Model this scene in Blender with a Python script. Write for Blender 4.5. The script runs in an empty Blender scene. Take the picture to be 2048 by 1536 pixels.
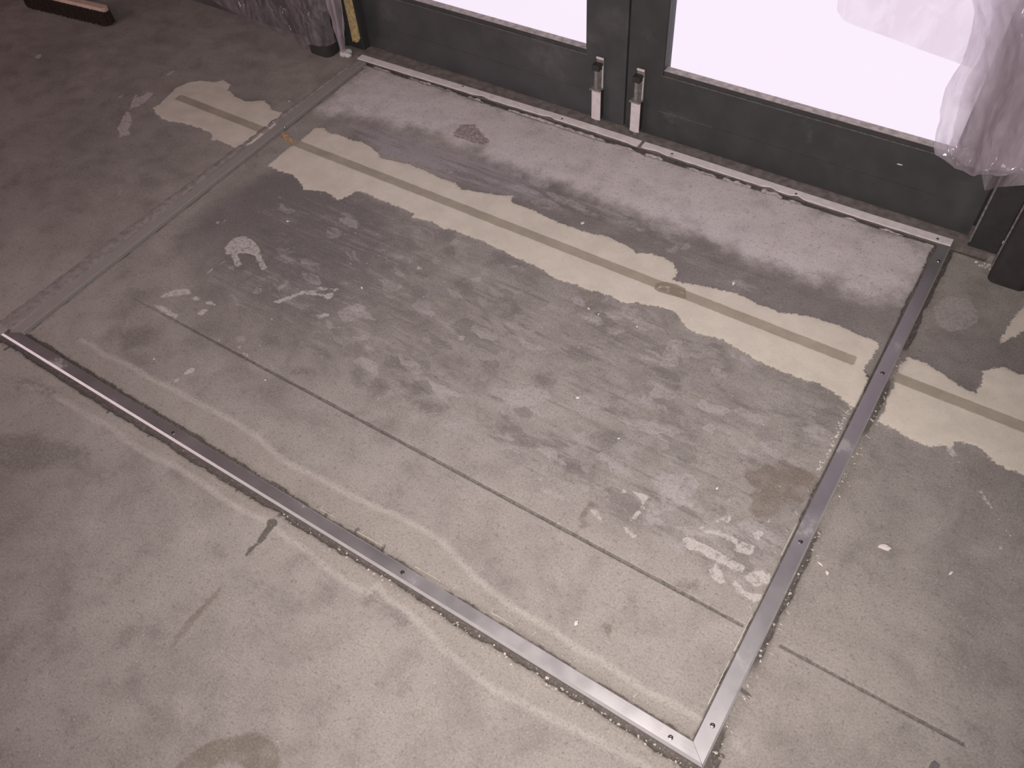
import bpy, bmesh, math, random
import numpy as np
from mathutils import Vector, Matrix, noise as mn

# ------------------------------------------------------------------ camera, world, lights, exposure
scene = bpy.context.scene
col = scene.collection
random.seed(7)
RNG = np.random.default_rng(7)

CAM = np.array([1.8698, -0.4421, 1.5])
ROT = np.array([[0.83764833, 0.54279594, -0.06097404],      # camera right
                [0.39752209, -0.68237309, -0.61346813],     # camera down
                [-0.37459506, 0.48963203, -0.78736206]])    # camera forward
FPX = 1665.0
cam_d = bpy.data.cameras.new('camera')
cam_d.sensor_width = 36.0
cam_d.lens = FPX / 2048.0 * 36.0
cam_d.clip_start = 0.02
cam = bpy.data.objects.new('camera', cam_d)
r, d, f = ROT
cam.matrix_world = Matrix(((r[0], -d[0], -f[0], CAM[0]), (r[1], -d[1], -f[1], CAM[1]), (r[2], -d[2], -f[2], CAM[2]), (0, 0, 0, 1)))
col.objects.link(cam)
scene.camera = cam

scene.view_settings.view_transform = 'Standard'
scene.view_settings.look = 'None'
scene.view_settings.exposure = 0.0
scene.view_settings.gamma = 1.0
scene.view_settings.use_curve_mapping = False

world = bpy.data.worlds.new('overcast_sky')
scene.world = world
world.use_nodes = True
bg = world.node_tree.nodes['Background']
bg.inputs['Color'].default_value = (0.985, 0.868, 1.0, 1.0)      # white-out daylight outside the doors
bg.inputs['Strength'].default_value = 1.0


def lamp(name, kind, loc, power, color, target=None, **kw):
    L = bpy.data.lights.new(name, kind)
    L.energy = power
    L.color = color
    for k, v in kw.items():
        setattr(L, k, v)
    o = bpy.data.objects.new(name, L)
    o.location = loc
    if target is not None:
        dv = Vector(target) - Vector(loc)
        o.rotation_euler = dv.to_track_quat('-Z', 'Y').to_euler()
    col.objects.link(o)
    return o


# the phone's flash, a hand's breadth from the lens; the hall's lamp low at left, plus an unseen fill added overhead
FLASH = CAM + 0.02 * r - 0.015 * d
lamp('phone_flash', 'SPOT', tuple(FLASH), 168.0, (1.0, 0.94, 0.885), tuple(FLASH + f), shadow_soft_size=0.006, spot_size=math.radians(109), spot_blend=1.0)
lamp('hall_lamp', 'AREA', (-2.9, -3.1, .62), 33.0, (1.0, 0.79, 0.82), (0.3, 0.3, 0.40), shape='RECTANGLE', size=2.5, size_y=1.0)
lamp('ceiling_fill', 'AREA', (-1.6, -2.4, 2.85), 52.0, (1.0, 0.69, 0.72), (-0.9, 0.4, 0.0), shape='RECTANGLE', size=2.4, size_y=1.6)


# ------------------------------------------------------------------ helpers: measuring, meshes, tags
def fl(px, py, z=0.0):
    """point of the floor plane measured at a pixel of the 2048x1536 photograph"""
    v = ROT.T @ np.array([(px - 1024) / FPX, (py - 768) / FPX, 1.0])
    t = (z - CAM[2]) / v[2]
    p = CAM + t * v
    return float(p[0]), float(p[1])


def tag(o, label=None, cat=None, group=None, kind=None):
    if label: o['label'] = label
    if cat: o['category'] = cat
    if group: o['group'] = group
    if kind: o['kind'] = kind
    return o


def empty(name, loc=(0, 0, 0), label=None, cat=None, group=None, kind=None):
    o = bpy.data.objects.new(name, None)
    o.empty_display_size = 0.05
    o.location = loc
    col.objects.link(o)
    return tag(o, label, cat, group, kind)


def link(name, me, mat=None, parent=None, smooth=False):
    o = bpy.data.objects.new(name, me)
    if mat: me.materials.append(mat)
    col.objects.link(o)
    if parent is not None:
        o.parent = parent
        pm = Matrix.Identity(4)
        q = parent
        chain = []
        while q is not None:
            chain.append(q); q = q.parent
        for q in reversed(chain):
            pm = pm @ q.matrix_parent_inverse @ q.matrix_basis
        o.matrix_parent_inverse = pm.inverted()      # meshes are written in world coordinates
    if smooth:
        me.polygons.foreach_set('use_smooth', [True] * len(me.polygons))
    return o


def from_bm(name, bm, mat=None, parent=None, smooth=False):
    me = bpy.data.meshes.new(name)
    bmesh.ops.recalc_face_normals(bm, faces=bm.faces)
    bm.to_mesh(me)
    bm.free()
    return link(name, me, mat, parent, smooth)


def box(name, lo, hi, mat, parent=None, bevel=0.0, seg=2):
    bm = bmesh.new()
    vs = [bm.verts.new((x, y, z)) for z in (lo[2], hi[2]) for y in (lo[1], hi[1]) for x in (lo[0], hi[0])]
    for q in ((0, 1, 3, 2), (4, 6, 7, 5), (0, 4, 5, 1), (1, 5, 7, 3), (3, 7, 6, 2), (2, 6, 4, 0)):
        bm.faces.new([vs[i] for i in q])
    if bevel > 0:
        bmesh.ops.bevel(bm, geom=list(bm.edges), offset=bevel, segments=seg, affect='EDGES', profile=0.5)
    return from_bm(name, bm, mat, parent)


def prism(name, outline, z0, z1, mat, parent=None, bevel=0.0):
    """outline in x,y extruded in z"""
    bm = bmesh.new()
    bot = [bm.verts.new((x, y, z0)) for x, y in outline]
    top = [bm.verts.new((x, y, z1)) for x, y in outline]
    n = len(outline)
    bm.faces.new(bot[::-1]); bm.faces.new(top)
    for i in range(n):
        bm.faces.new((bot[i], bot[(i + 1) % n], top[(i + 1) % n], top[i]))
    if bevel > 0:
        es = [e for e in bm.edges if abs(e.verts[0].co.z - z1) < 1e-6 and abs(e.verts[1].co.z - z1) < 1e-6]
        bmesh.ops.bevel(bm, geom=es, offset=bevel, segments=2, affect='EDGES', profile=0.5)
    return from_bm(name, bm, mat, parent)


def lump(bm, c, rad, seed, squash=0.5, sub=2, rough=0.45):
    """an irregular crumb"""
    t = bmesh.ops.create_icosphere(bm, subdivisions=sub, radius=1.0)
    rx, ry, rz = rad if isinstance(rad, tuple) else (rad, rad, rad * squash)
    a = (seed * 2.399) % 6.283
    ca, sa = math.cos(a), math.sin(a)
    for v in t['verts']:
        k = 1.0 + rough * mn.noise(v.co * 1.3 + Vector((seed * 3.1, seed * 1.7, seed)))
        x, y, z = v.co.x * rx * k, v.co.y * ry * k, v.co.z * rz * k
        v.co = Vector((c[0] + ca * x - sa * y, c[1] + sa * x + ca * y, c[2] + z))


# ------------------------------------------------------------------ helpers: materials
class NT:
    def __init__(self, name):
        self.m = bpy.data.materials.new(name)
        self.m.use_nodes = True
        self.t = self.m.node_tree
        self.t.nodes.clear()
        self.out = self.t.nodes.new('ShaderNodeOutputMaterial')

    def n(self, t, **kw):
        x = self.t.nodes.new(t)
        for k, v in kw.items(): setattr(x, k, v)
        return x

    def put(self, sock, v):
        if isinstance(v, bpy.types.NodeSocket): self.t.links.new(v, sock)
        elif isinstance(v, (tuple, list)):
            sock.default_value = tuple(v) + ((1.0,) if len(v) == 3 and len(sock.default_value) == 4 else ())
        else: sock.default_value = v

    def math(self, op, a, b=0.0, c=0.0, clamp=False):
        x = self.n('ShaderNodeMath', operation=op, use_clamp=clamp)
        self.put(x.inputs[0], a); self.put(x.inputs[1], b); self.put(x.inputs[2], c)
        return x.outputs[0]

    def mix(self, f, a, b, mode='MIX'):
        x = self.n('ShaderNodeMix', data_type='RGBA', blend_type=mode)
        self.put(x.inputs['Factor'], f)
        self.put(x.inputs[6], a); self.put(x.inputs[7], b)
        return x.outputs[2]

    def step(self, v, lo, hi, to0=0.0, to1=1.0, smooth=True):
        x = self.n('ShaderNodeMapRange', interpolation_type='SMOOTHSTEP' if smooth else 'LINEAR')
        x.clamp = True
        for i, k in enumerate((v, lo, hi, to0, to1)): self.put(x.inputs[i], k)
        return x.outputs[0]

    def pos(self):
        return self.n('ShaderNodeTexCoord').outputs['Object']

    def scaled(self, vec, s):
        x = self.n('ShaderNodeVectorMath', operation='MULTIPLY')
        self.put(x.inputs[0], vec); x.inputs[1].default_value = s
        return x.outputs[0]

    def noise(self, vec, scale, detail=3.0, rough=0.55, dist=0.0):
        x = self.n('ShaderNodeTexNoise')
        self.put(x.inputs['Vector'], vec)
        x.inputs['Scale'].default_value = scale
        x.inputs['Detail'].default_value = detail
        x.inputs['Roughness'].default_value = rough
        x.inputs['Distortion'].default_value = dist
        return x.outputs['Fac']

    def attr(self, name):
        return self.n('ShaderNodeAttribute', attribute_name=name).outputs['Fac']

    def principled(self, base, rough=0.6, metal=0.0, spec=0.5, bump=None, bump_d=0.002, bump_s=0.5):
        b = self.n('ShaderNodeBsdfPrincipled')
        self.put(b.inputs['Base Color'], base)
        self.put(b.inputs['Roughness'], rough)
        self.put(b.inputs['Metallic'], metal)
        b.inputs['Specular IOR Level'].default_value = spec
        if bump is not None:
            u = self.n('ShaderNodeBump')
            u.inputs['Strength'].default_value = bump_s
            u.inputs['Distance'].default_value = bump_d
            self.put(u.inputs['Height'], bump)
            self.t.links.new(u.outputs[0], b.inputs['Normal'])
        return b.outputs[0]

    def done(self, sh):
        self.t.links.new(sh, self.out.inputs['Surface'])
        return self.m


def plain(name, c, rough=0.6, metal=0.0, var=0.12, scale=25.0, spec=0.5, dust=None, dust_amt=0.0, bump=0.0):
    k = NT(name)
    p = k.pos()
    n1 = k.noise(p, scale, 4.0)
    a = tuple(x * (1 - var) for x in c); b = tuple(min(1, x * (1 + var)) for x in c)
    base = k.mix(k.step(n1, 0.3, 0.7), a, b)
    if dust is not None:
        n2 = k.noise(p, scale * 0.35, 6.0, 0.65)
        base = k.mix(k.step(n2, 0.62 - dust_amt, 0.8 - dust_amt * 0.5), base, dust)
    return k.done(k.principled(base, rough, metal, spec, n1 if bump else None, bump or 0.001))


# ------------------------------------------------------------------ floor: marks measured from the photograph
def Z(ox, oy, s, *pts):
    """pixel outline read off an enlarged crop (origin ox, oy, scale s)"""
    return [(ox + a / s, oy + b / s) for a, b in pts]


SCREED = [
    # left of the frame
    [(305, 217), (322, 207), (337, 192), (350, 177), (375, 166), (400, 161), (430, 165), (447, 160), (462, 170), (455, 180), (472, 195),
     (475, 197), (495, 204), (527, 201), (540, 212), (544, 221), (565, 226), (550, 250), (528, 275), (478, 298), (462, 292), (440, 282),
     (422, 280), (426, 269), (407, 259), (375, 249), (332, 242), (315, 230)],
    # inside the frame
    [(600, 282), (630, 257), (647, 256), (657, 266), (682, 272), (702, 280), (725, 285), (745, 297), (755, 307), (760, 316), (795, 324),
     (825, 331), (855, 344), (882, 357), (910, 367), (922, 379), (942, 381), (967, 386), (1000, 391), (1025, 392), (1022, 404), (1050, 414),
     (1075, 425), (1090, 431), (1097, 437), (1120, 446), (1155, 459), (1180, 467), (1215, 474), (1240, 486), (1262, 497), (1272, 507),
     (1300, 507), (1325, 515), (1342, 525), (1355, 540), (1350, 555), (1345, 560), (1367, 567), (1400, 572), (1445, 580), (1480, 590),
     (1512, 607), (1560, 625), (1591, 628), (1629, 636), (1674, 651), (1712, 667), (1731, 676), (1753, 685), (1758, 692), (1741, 721),
     (1727, 740), (1736, 763), (1727, 787), (1710, 816), (1693, 806), (1670, 787), (1639, 768), (1608, 759), (1560, 742), (1512, 720),
     (1475, 697), (1445, 680), (1400, 669), (1375, 657), (1362, 642), (1350, 625), (1325, 615), (1300, 611), (1275, 606), (1245, 606),
     (1220, 592), (1197, 584), (1175, 579), (1160, 572), (1120, 561), (1095, 547), (1070, 532), (1045, 521), (1000, 500), (975, 487),
     (932, 471), (905, 460), (887, 457), (850, 439), (822, 435), (829, 429), (815, 420), (785, 410), (760, 400), (727, 385), (712, 384),
     (697, 392), (677, 400), (665, 391), (642, 382), (607, 379), (605, 372), (585, 350), (560, 342), (535, 332), (550, 320), (570, 302)],
    # right of the frame
    [(1815, 713), (1846, 725), (1877, 744), (1905, 761), (1932, 780), (1951, 790), (1960, 771), (1967, 742), (1989, 736), (2013, 735),
     (2034, 749), (2060, 751), (2240, 800), (2240, 1060), (2048, 952), (2013, 936), (1984, 921), (1965, 902), (1946, 890), (1910, 882),
     (1903, 893), (1889, 893), (1858, 892), (1829, 882), (1803, 871), (1793, 860), (1762, 845), (1755, 840), (1767, 824), (1774, 805),
     (1789, 766), (1798, 733)],
    [(1997, 689), (2013, 656), (2048, 613), (2200, 560), (2200, 680), (2048, 664), (2020, 678)],
]
LILAC = [  # old adhesive patches
    Z(1300, 860, 4, (0, 400), (100, 350), (350, 350), (400, 450), (340, 520), (300, 560), (400, 640), (340, 620), (280, 580), (200, 640), (100, 640), (80, 480)),
    Z(1300, 860, 4, (-30, 540), (90, 640), (70, 720), (0, 760), (-20, 700)),
    Z(700, 700, 3.413, (1540, 910), (1640, 930), (1620, 1000)),
    Z(700, 700, 3.413, (1290, 930), (1380, 950), (1470, 1020), (1510, 1040), (1420, 1020), (1310, 970)),
    Z(700, 700, 3.413, (1580, 780), (1640, 810), (1620, 850), (1590, 830)),
    Z(700, 700, 3.413, (1040, 330), (1120, 270), (1230, 250), (1350, 280), (1370, 330), (1260, 370), (1190, 390), (1090, 390)),
    Z(700, 700, 3.413, (1300, 800), (1360, 790), (1330, 820)), Z(700, 700, 3.413, (1400, 740), (1460, 740), (1480, 780), (1440, 790)),
    Z(1000, 400, 4, (570, 790), (620, 760), (690, 820), (670, 850), (600, 840)),
    Z(1000, 400, 4, (800, 820), (850, 770), (880, 780), (830, 820)),
    Z(1000, 400, 4, (960, 870), (1020, 830), (1040, 870), (1120, 870), (1080, 920), (1110, 960), (1100, 1000), (1030, 960), (990, 920)),
    Z(1000, 400, 4, (830, 890), (960, 930), (970, 960), (860, 940)),
    Z(1000, 400, 4, (840, 1010), (950, 1030), (1010, 1050), (940, 1080), (870, 1070)),
    Z(1000, 400, 4, (1300, 1230), (1370, 1110), (1500, 1130), (1400, 1190), (1430, 1230), (1420, 1320), (1340, 1350), (1280, 1320)),
    Z(1000, 400, 4, (1690, 1310), (1810, 1390), (1810, 1420), (1690, 1390)),
    Z(1000, 400, 4, (600, 900), (720, 930), (820, 990), (790, 1010), (690, 970)), Z(1000, 400, 4, (1070, 1220), (1200, 1250), (1280, 1300), (1180, 1280)),
    Z(1000, 400, 4, (1050, 190), (1140, 235), (1120, 260)), Z(1000, 400, 4, (1320, 390), (1420, 360), (1410, 420), (1340, 420)),
    Z(1000, 400, 4, (1440, 390), (1510, 330), (1520, 370), (1470, 410)), Z(1000, 400, 4, (1750, 415), (1800, 360), (1812, 368), (1770, 422)),
    Z(1000, 400, 4, (430, 0), (560, 20), (720, 90), (690, 95), (560, 50)), Z(1000, 400, 4, (750, 95), (785, 130), (730, 120)),
    Z(1000, 400, 4, (960, 100), (1000, 50), (1010, 60), (980, 110)), Z(1000, 400, 4, (1030, 120), (1060, 80), (1060, 110)),
    Z(1000, 400, 4, (1200, 180), (1250, 130), (1230, 180), (1210, 195)), Z(1000, 400, 4, (1250, 205), (1290, 170), (1270, 215)), Z(1000, 400, 4, (1310, 230), (1350, 190), (1390, 220), (1340, 250)),
    Z(680, 0, 3.657, (1395, 1300), (1530, 1350), (1520, 1390), (1385, 1340)), Z(680, 0, 3.657, (1490, 1410), (1530, 1400), (1770, 1490), (1800, 1530), (1600, 1470)),
    Z(680, 0, 3.657, (1250, 1260), (1335, 1265), (1330, 1310), (1270, 1290)), Z(680, 0, 3.657, (1190, 1360), (1300, 1350), (1470, 1410), (1440, 1425), (1300, 1400)),
    Z(680, 0, 3.657, (780, 1260), (810, 1245), (835, 1270), (795, 1275)),
    Z(400, 300, 4, (1100, 1300), (1180, 1250), (1310, 1240), (1320, 1310), (1250, 1360), (1150, 1380)),
    Z(0, 560, 4, (1890, 460), (1950, 450), (1960, 490), (1900, 500)),
    Z(1560, 480, 4.197, (1320, 700), (1290, 560), (1400, 470), (1580, 500), (1660, 600), (1660, 680), (1560, 750), (1440, 770), (1340, 720)),
    Z(1180, 1152, 4, (1140, 1310), (1200, 1320), (1290, 1440), (1200, 1430), (1145, 1390)),
]
WHITE = [  # plaster and paint splats, nearly white
    Z(400, 300, 4, (200, 780), (240, 740), (290, 700), (350, 690), (400, 710), (470, 770), (480, 830), (500, 880), (530, 940), (500, 960), (440, 840), (340, 820), (290, 830), (330, 920), (290, 940), (250, 830), (210, 830)),
    Z(400, 300, 4, (590, 1215), (840, 1120), (850, 1138), (620, 1228)),
    Z(400, 300, 4, (860, 1130), (930, 1120), (920, 1160), (860, 1150)), Z(400, 300, 4, (1000, 1150), (1070, 1140), (1060, 1175), (1000, 1200)),
    Z(400, 300, 4, (930, 1145), (990, 1150), (980, 1175)), Z(400, 300, 4, (930, 1100), (1000, 1100), (1020, 1120), (960, 1115)), Z(400, 300, 4, (1030, 1110), (1110, 1110), (1100, 1130)),
    Z(400, 300, 4, (955, 1330), (1000, 1300), (1045, 1320), (1000, 1338)), Z(400, 300, 4, (1740, 950), (1752, 920), (1772, 950)),
    Z(400, 300, 4, (120, 585), (160, 565), (155, 590)), Z(400, 300, 4, (185, 580), (205, 555), (200, 575)),
    Z(0, 560, 4, (1230, 198), (1300, 208), (1370, 255), (1440, 290), (1400, 302), (1330, 270)),
    Z(0, 560, 4, (1290, 130), (1330, 105), (1400, 80), (1520, 70), (1530, 110), (1430, 120), (1310, 140)),
    Z(0, 560, 4, (1580, 270), (1620, 235), (1660, 240), (1620, 275)), Z(0, 560, 4, (1530, 145), (1560, 130), (1600, 150), (1560, 165)), Z(0, 560, 4, (1640, 180), (1690, 170), (1720, 200), (1660, 195)),
    Z(0, 560, 4, (1390, 820), (1405, 790), (1440, 780), (1435, 810)), Z(0, 560, 4, (1470, 750), (1530, 702), (1553, 710), (1545, 740)),
    Z(0, 560, 4, (1890, 520), (1930, 540), (1920, 552), (1895, 540)), Z(0, 560, 4, (1940, 560), (1960, 590), (2010, 590), (1980, 610), (1945, 590)),
    Z(0, 0, 4, (950, 1110), (960, 1050), (935, 1030), (960, 1000), (1000, 900), (1030, 890), (1050, 940), (1050, 1000), (1020, 1040), (1045, 1080), (980, 1080)),
    Z(0, 0, 4, (1035, 880), (1060, 800), (1090, 740), (1100, 790), (1180, 740), (1230, 740), (1190, 790), (1110, 850), (1060, 860)),
    Z(0, 0, 4, (935, 800), (960, 765), (990, 765), (965, 785)), Z(0, 0, 4, (1330, 600), (1390, 562), (1395, 575), (1350, 605)), Z(0, 0, 4, (275, 460), (310, 432), (335, 440), (310, 470)),
    Z(1300, 860, 4, (250, 880), (300, 860), (430, 910), (540, 970), (650, 1040), (760, 1090), (740, 1140), (680, 1120), (560, 1060), (450, 1010), (380, 960), (320, 960)),
    Z(1300, 860, 4, (470, 1120), (520, 1100), (510, 1040), (540, 1060), (600, 1200), (580, 1230), (510, 1190)),
    Z(1300, 860, 4, (760, 1180), (820, 1130), (900, 1130), (970, 1170), (960, 1240), (900, 1230), (840, 1250), (800, 1210)),
    Z(1300, 860, 4, (640, 1190), (700, 1230), (760, 1290), (830, 1320), (900, 1310), (890, 1350), (840, 1370), (760, 1330), (710, 1290), (690, 1260)),
    Z(1300, 860, 4, (670, 940), (730, 900), (840, 930), (820, 990), (770, 1000), (690, 970)),
    Z(1300, 860, 4, (440, 800), (540, 805), (690, 870), (680, 910), (640, 880), (540, 840), (450, 820)),
    Z(1300, 860, 4, (810, 840), (880, 800), (900, 830), (870, 880)), Z(1300, 860, 4, (570, 700), (640, 690), (630, 750)), Z(1300, 860, 4, (390, 800), (420, 760), (430, 790)),
    Z(1300, 860, 4, (515, 745), (550, 715), (555, 735)), Z(1300, 860, 4, (925, 740), (970, 705), (965, 730)),
    Z(700, 700, 3.413, (1640, 1090), (1690, 1100), (1725, 1170), (1690, 1140)), Z(700, 700, 3.413, (1870, 1200), (1960, 1270), (1950, 1288), (1880, 1235)),
    Z(700, 700, 3.413, (1930, 960), (2040, 1000), (2000, 1060), (1985, 1030)), Z(700, 700, 3.413, (2000, 1060), (2020, 1070), (1950, 1150), (1925, 1150)),
    Z(700, 700, 3.413, (1855, 970), (1875, 945), (1885, 965), (1870, 980)),
    Z(1560, 800, 4.197, (1380, 390), (1430, 390), (1495, 480), (1465, 490), (1400, 430)),
    Z(1560, 800, 4.197, (1670, 760), (1690, 765), (1775, 905), (1760, 905)),
    Z(1560, 800, 4.197, (1410, 720), (1440, 720), (1445, 750)), Z(1560, 800, 4.197, (1825, 1240), (1850, 1220), (1860, 1250)),
    Z(1180, 1152, 4, (1580, 150), (1640, 150), (1640, 180), (1590, 180)),
    Z(1180, 1152, 4, (1110, 410), (1080, 390), (1120, 400), (1150, 415)),
]
DARK = [  # oily black-brown marks
    Z(380, 900, 4, (690, 570), (690, 600), (640, 640), (610, 690), (580, 730), (500, 790), (460, 850), (445, 850), (470, 800), (540, 740), (570, 680), (620, 620), (625, 570), (660, 555)),
    Z(1560, 480, 4.197, (690, 1095), (730, 1130), (765, 1165), (740, 1190), (700, 1140)), Z(1560, 480, 4.197, (640, 1300), (690, 1290), (670, 1350), (630, 1370)),
]
SMUDGE = [  # darker, broken smudges
    Z(1560, 800, 4.197, (740, 470), (800, 380), (800, 470), (870, 500), (870, 520), (760, 500)),
    Z(380, 900, 4, (1390, 1230), (1400, 1160), (1460, 1150), (1520, 1180), (1460, 1210), (1420, 1240)),
    Z(700, 700, 3.413, (0, 150), (30, 120), (90, 130), (110, 180), (80, 210), (110, 250), (50, 250), (10, 200)),
    Z(700, 700, 3.413, (130, 210), (200, 190), (260, 250), (230, 300), (180, 310), (140, 270)),
    Z(700, 700, 3.413, (400, 340), (560, 330), (680, 390), (600, 440), (480, 430)), Z(700, 700, 3.413, (360, 220), (470, 230), (560, 300), (430, 310)),
    Z(700, 700, 3.413, (1250, 180), (1370, 160), (1420, 230), (1300, 250)), Z(700, 700, 3.413, (1700, 560), (1850, 560), (1830, 660), (1720, 650)),
    Z(1000, 400, 4, (680, 830), (760, 800), (900, 860), (840, 900), (720, 890)), Z(1000, 400, 4, (20, 860), (120, 900), (100, 960), (0, 940)),
    Z(200, 600, 4, (1290, 290), (1420, 300), (1460, 370), (1330, 360)), Z(200, 600, 4, (1660, 360), (1760, 380), (1880, 470), (1780, 450)), Z(200, 600, 4, (1450, 540), (1640, 530), (1720, 590), (1560, 600)),
    Z(0, 560, 4, (950, 440), (1080, 380), (1250, 400), (1180, 520), (1000, 560)), Z(1180, 1152, 4, (680, 60), (830, 40), (900, 110), (760, 110)),
    Z(0, 560, 4, (100, 780), (260, 800), (460, 900), (420, 940), (250, 860)), Z(380, 900, 4, (1500, 1260), (1560, 1230), (1740, 1360), (1700, 1400)), Z(0, 560, 4, (-40, 1240), (300, 1250), (660, 1330), (700, 1400), (520, 1450), (240, 1540), (-40, 1500)),
]
DAMP_BROWN = [  # damp patches and other brown marks
    Z(1300, 860, 4, (750, 290), (850, 330), (940, 260), (1000, 300), (1030, 240), (1080, 235), (1180, 290), (1370, 390), (1350, 430), (1250, 560), (1200, 590), (1100, 540), (1080, 610), (1000, 670), (960, 700), (830, 690), (790, 640), (820, 560), (790, 520), (850, 480), (760, 380)),
    [(346, 1540), (377, 1509), (427, 1482), (485, 1467), (512, 1466), (540, 1478), (556, 1500), (562, 1540), (492, 1540), (478, 1524), (447, 1524), (418, 1540)],  # brown ring with a paler middle
    Z(1180, 1152, 4, (90, 400), (130, 380), (180, 410), (160, 450), (150, 490), (130, 470), (120, 430)),
    Z(700, 700, 3.413, (1555, 1235), (1570, 1130), (1640, 1030), (1710, 1070), (1640, 1070), (1595, 1150), (1640, 1200), (1580, 1220)),
    Z(0, 1150, 3.98, (1780, 60), (1755, 110), (1720, 180), (1640, 270), (1560, 350), (1520, 430), (1440, 500), (1390, 560), (1340, 610), (1400, 470), (1520, 330), (1690, 170), (1760, 60)),
]
RUSSET = [Z(680, 0, 3.657, (835, 975), (880, 910), (980, 910), (1020, 960), (1060, 1000), (1100, 1030), (1060, 1060), (960, 1040), (900, 1010), (850, 1005))]
SKIM = [  # smooth skim coat along the front bar, both sides
    [(40, 668), (100, 655), (162, 680), (185, 690), (207, 709), (237, 720), (262, 732), (300, 757), (350, 780), (387, 802), (425, 820), (475, 847), (512, 872), (565, 920),
     (597, 937), (642, 957), (692, 987), (742, 1010), (792, 1030), (842, 1057), (880, 1080), (905, 1105), (934, 1137), (951, 1156), (987, 1183), (1026, 1215), (1065, 1236),
     (1114, 1265), (1153, 1297), (1201, 1320), (1240, 1347), (1292, 1382), (1330, 1400), (1375, 1424), (1405, 1442), (1391, 1488), (1100, 1300), (700, 1070), (400, 890)],
    [(0, 690), (0, 750), (50, 770), (87, 780), (125, 800), (175, 830), (225, 857), (262, 887), (300, 910), (350, 932), (412, 972), (442, 995), (492, 1025), (530, 1040),
     (560, 1067), (605, 1095), (642, 1127), (692, 1165), (712, 1175), (737, 1186), (757, 1170), (770, 1195), (805, 1215), (855, 1262), (889, 1300), (938, 1342), (990, 1379), (1090, 1430), (1230, 1500),
     (1300, 1540), (1415, 1540), (1385, 1500), (800, 1160), (400, 925), (150, 775)],
]
RIM_LINES = [SKIM[0][2:35], SKIM[1][2:30]]
DUST = [[(742, 128), (800, 148), (1000, 205), (1250, 285), (1500, 360), (1700, 430), (1868, 492), (1850, 545), (1815, 610), (1730, 600), (1640, 565), (1560, 540), (1500, 520), (1440, 492),
         (1340, 455), (1240, 420), (1200, 400), (1120, 372), (1000, 330), (920, 290), (860, 270), (780, 250), (720, 232), (660, 235), (640, 220), (680, 180)]]
GLUE = [[(690, 240), (760, 250), (860, 285), (1000, 335), (1120, 375), (1300, 440), (1420, 500), (1540, 560), (1500, 590), (1345, 520), (1262, 490), (1180, 462), (1090, 425), (1020, 388), (940, 375), (850, 338), (760, 310), (705, 280)],
        [(420, 560), (560, 400), (700, 400), (860, 450), (1000, 500), (1130, 570), (1300, 620), (1450, 690), (1600, 765), (1690, 815), (1640, 930), (1560, 1090), (1500, 1190), (1300, 1060), (1100, 960), (900, 850), (700, 740), (560, 660)]]
VIOLET = [[(700, 250), (760, 258), (850, 285), (960, 320), (1060, 360), (1095, 380), (1080, 400), (1000, 388), (930, 372), (850, 340), (780, 315), (750, 295)]]
# where the slab itself is paler (+) or darker (-): pixel x, y, value
TONE = [(650, 520, -.34), (560, 420, -.34), (480, 470, -.25), (750, 600, -.22), (600, 620, -.25), (430, 590, -.2), (900, 520, -.1), (880, 640, -.08), (1000, 620, -.1), (1150, 700, 0), (1300, 760, 0),
        (1450, 800, .0), (1600, 850, -.05), (1050, 800, .08), (820, 720, -.08), (700, 700, -.12), (520, 690, -.12), (330, 690, -.12), (300, 580, -.05), (210, 620, .08), (120, 640, .1), (420, 780, -.02), (620, 850, .03),
        (800, 950, .05), (1000, 1080, .05), (1200, 1200, .06), (1330, 1330, .03), (1100, 930, .05), (1300, 1000, .03), (1450, 1230, .06), (1400, 520, -.22), (1500, 560, -.2), (1600, 600, -.2), (1700, 640, -.2), (1280, 470, -.22), (1150, 420, -.2), (1060, 405, -.25),
        (1780, 620, -.15), (1850, 560, .1), (1900, 600, .05), (1960, 690, -.2), (1900, 730, -.28), (1990, 740, -.25), (1850, 690, -.12), (1880, 930, -.14), (1980, 980, -.2), (1800, 900, -.1), (1760, 960, -.02), (1900, 1050, -.12), (2000, 1150, -.12), (1750, 1100, .0), (1650, 1250, .02), (1600, 1350, .05), (1800, 1350, .02), (1950, 1300, -.04),
        (100, 100, -.12), (250, 60, -.05), (300, 330, -.1), (200, 300, -.1), (100, 300, -.12), (50, 450, -.06), (200, 420, -.02), (560, 130, -.05), (620, 190, .0), (400, 90, -.05), (480, 170, -.12), (350, 120, -.05), (330, 300, -.12), (230, 440, .02), (330, 370, .05), (60, 560, .1), (420, 320, .06),
        (120, 830, .06), (60, 870, .0), (200, 960, .04), (50, 1000, -.24), (160, 985, -.16), (250, 950, -.02), (90, 940, -.26), (150, 1060, .0), (300, 1000, .05), (400, 1080, .0), (500, 1200, .04), (300, 1250, -.06), (60, 1250, -.1), (150, 1180, -.05), (250, 1130, -.02), (60, 1400, -.08), (400, 1350, .0), (600, 1350, .06), (800, 1400, .06), (650, 1250, .05), (950, 1450, .05)]

# ------------------------------------------------------------------ floor mesh
FRAME_IN_X0, FRAME_IN_X1, FRAME_IN_Y0 = 0.0, 1.8385, 0.0
BAR = 0.033
FX0, FX1, FY0 = -BAR, 1.8385 + BAR, -0.029
DOOR_Y = 1.465
STRIP_X = [-.05, .0, .2, .75, 1.2, 1.66, 1.88]
STRIP_F = [1.383, 1.384, 1.388, 1.401, 1.402, 1.4025, 1.4065]      # front edge of the threshold strips along x
GAP_F = [1.376, 1.377, 1.381, 1.3815, 1.386, 1.3935, 1.400]        # broken edge of the slab before them
STRIP_W = .0265


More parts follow.
